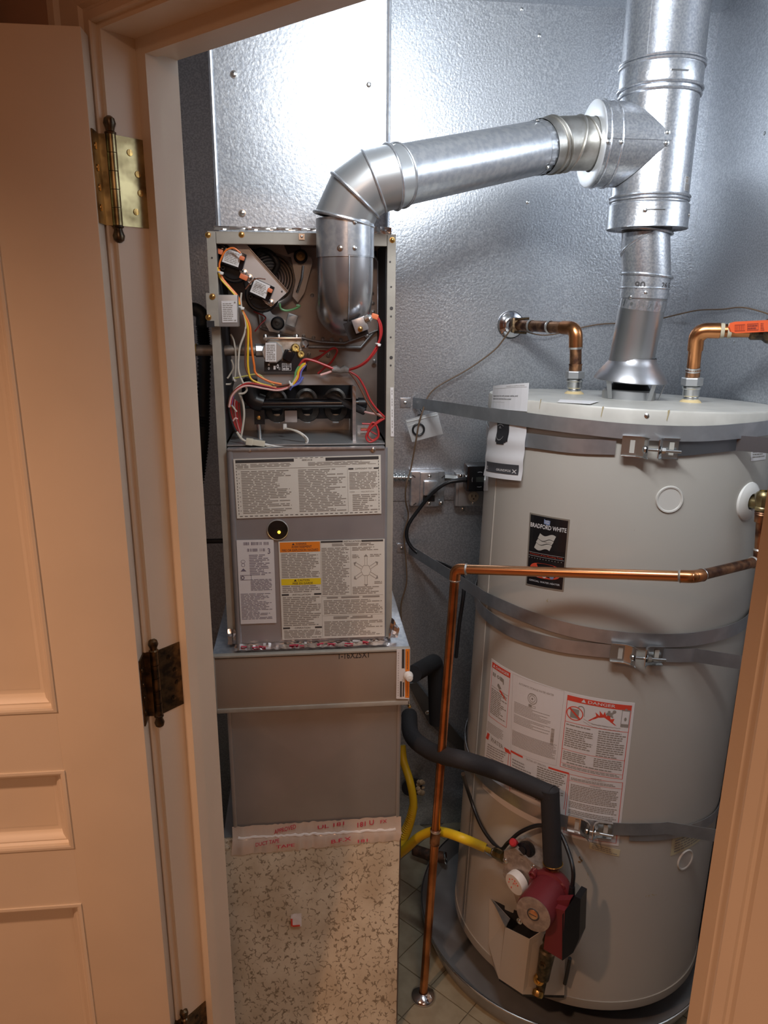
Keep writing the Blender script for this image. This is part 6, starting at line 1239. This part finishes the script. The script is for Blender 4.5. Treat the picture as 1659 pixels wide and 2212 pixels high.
b = B(); b.box(rc+V((-.0055, -.003, .003)), (.0018, .001, .008)); b.box(rc+V((.0055, -.003, .003)), (.0018, .001, .007)); b.lathe(rc+V((0, -.0022, -.006)), -Y, [(.0022, 0), (.0022, .0006), (0, .0007)], 10); put('receptacle_slots', b, INK, rcp, smooth=False)
screw(ob, PY(1022, 1087, 2.029), -Y, .8); screw(ob, PY(995, 1028, 2.029), -Y, .8)
tm = thing('plug_in_timer', PY(1032, 1033, 2.0), 'black plug-in timer with round grey dial marks above the receptacle', 'timer')
c, d = boxat(1010, 1007, 1064, 1062, 1.975, 2.030); put('timer_case', B().box(c, d, bev=.006), BLACKG, tm)
tf = PY(1036, 1036, 1.9745); b = B(); x0_ = .0
put('timer_window', B().box(tf+V((.001, 0, 0)), (.022, .001, .014)), mat('timer_lcd', (.05, .055, .05), .2), tm, smooth=False)
for a in (PI/4, 3*PI/4, 5*PI/4, 7*PI/4):
    for off_ in (0,):
        aa = [a-.25, a, a+.25]; put('dial_mark', B().tube([tf+V((math.cos(q+PI/4 if False else q)*.0215, -.0004, math.sin(q)*.0215)) for q in (a+PI/4-.3, a+PI/4, a+PI/4+.3)], .0011, 6), mat('timer_grey', (.30, .30, .31), .4), tm)

# ------------------------------------------------------------------ LEFT SIDE pipes and odds and ends
gp = thing('furnace_gas_pipe', PY(480, 755, 1.57), 'grimy grey gas pipe running left from the gas valve', 'pipe')
a_, b_ = PY(395, 757, 1.562), PY(566, 757, 1.575); put('pipe_run', B().tube([a_+(a_-b_)*.6, b_], .0108, 20), GREYP, gp)
put('pipe_coupling', B().tube([PY(552, 757, 1.573), PY(572, 757, 1.576)], .0135, 8), DULL, gp); put('yellow_dope_ring', B().torus(PY(424, 755, 1.565), X, .0112, .0012, 20, 6), mat('thread_dope', (.50, .36, .10), .7), gp)
bi = thing('black_flue_elbow', PY(432, 680, 1.85), 'dark iron elbow and ribbed black hose left of the furnace', 'hose')
put('iron_elbow', B().tube(spline([PY(400, 672, 1.86), PY(420, 668, 1.85), PY(436, 680, 1.85), PY(437, 704, 1.85)], 5), .0155, 16), IRON, bi)
pth = spline([PY(437, 700, 1.85), PY(441, 760, 1.85), PY(440, 860, 1.85), PY(438, 940, 1.85), PY(430, 1020, 1.85), PY(418, 1090, 1.84)], 24); put('ribbed_hose', B().tube(pth, [.0150+.0016*(1 if i % 2 else -1) for i in range(len(pth))], 14), BLACK, bi, ang=80)
put('crossing_pipe', B().tube([PY(400, 1170, 1.72), PY(500, 1168, 1.72)], .006, 12), BLACK, bi)
dr_ = thing('pan_drain_pipe', PZ(920, 1845, .04), 'rusty short drain elbow leaving the side of the drain pan', 'pipe')
q_ = PZ(962, 1853, .045); put('drain_stub', B().tube(fillet([PZ(895, 1836, .035), PZ(925, 1846, .04), q_], .01, 4), .0165, 16), mat('rusty_pipe', (.16, .08, .05), .6, .5, vs=50, col2=(.06, .04, .03)), dr_)
put('drain_flange', B().torus(q_, V((1, -.15, .25)), .016, .0035, 24, 8), ZINC, dr_)
for i, (px, py, s_, m_) in enumerate(((908, 1702, .020, INSUL), (903, 1716, .015, INSUL))):
    q = random.Random(i+3); b = B()
    for j in range(10): b.ball(PY(px+q.uniform(-9, 9), py+q.uniform(-14, 14), YB-.035+q.uniform(-.012, .006)), s_*q.uniform(.25, .5), 8, 6, (1, .7, 1.1))
    if i == 0: sc_ = put('insulation_scrap', b, m_, None, label='torn yellow insulation tuft poking out behind the gas connector', cat='insulation')
put('wall_hole', B().lathe(PY(890, 1700, YB-.008), -Y, [(.034, 0), (.034, .002), (0, .0025)], 24), DARK, wb)
br_ = thing('diagonal_brace', PY(925, 1520, YB-.05), 'dark sloping steel angle on wall behind the foam-covered pipe', 'bracket')
put('angle_bar', B().slab([PY(px, py, YB-.02) for px, py in ((882, 1478), (900, 1474), (955, 1545), (1035, 1640), (1025, 1652), (925, 1560))], .004, Y), mat('dark_angle_steel', (.14, .13, .12), .5, .7), br_, smooth=False)
for px, py in ((925, 1540), (941, 1560)): screw(br_, PY(px, py, YB-.022), -Y, 1.2)
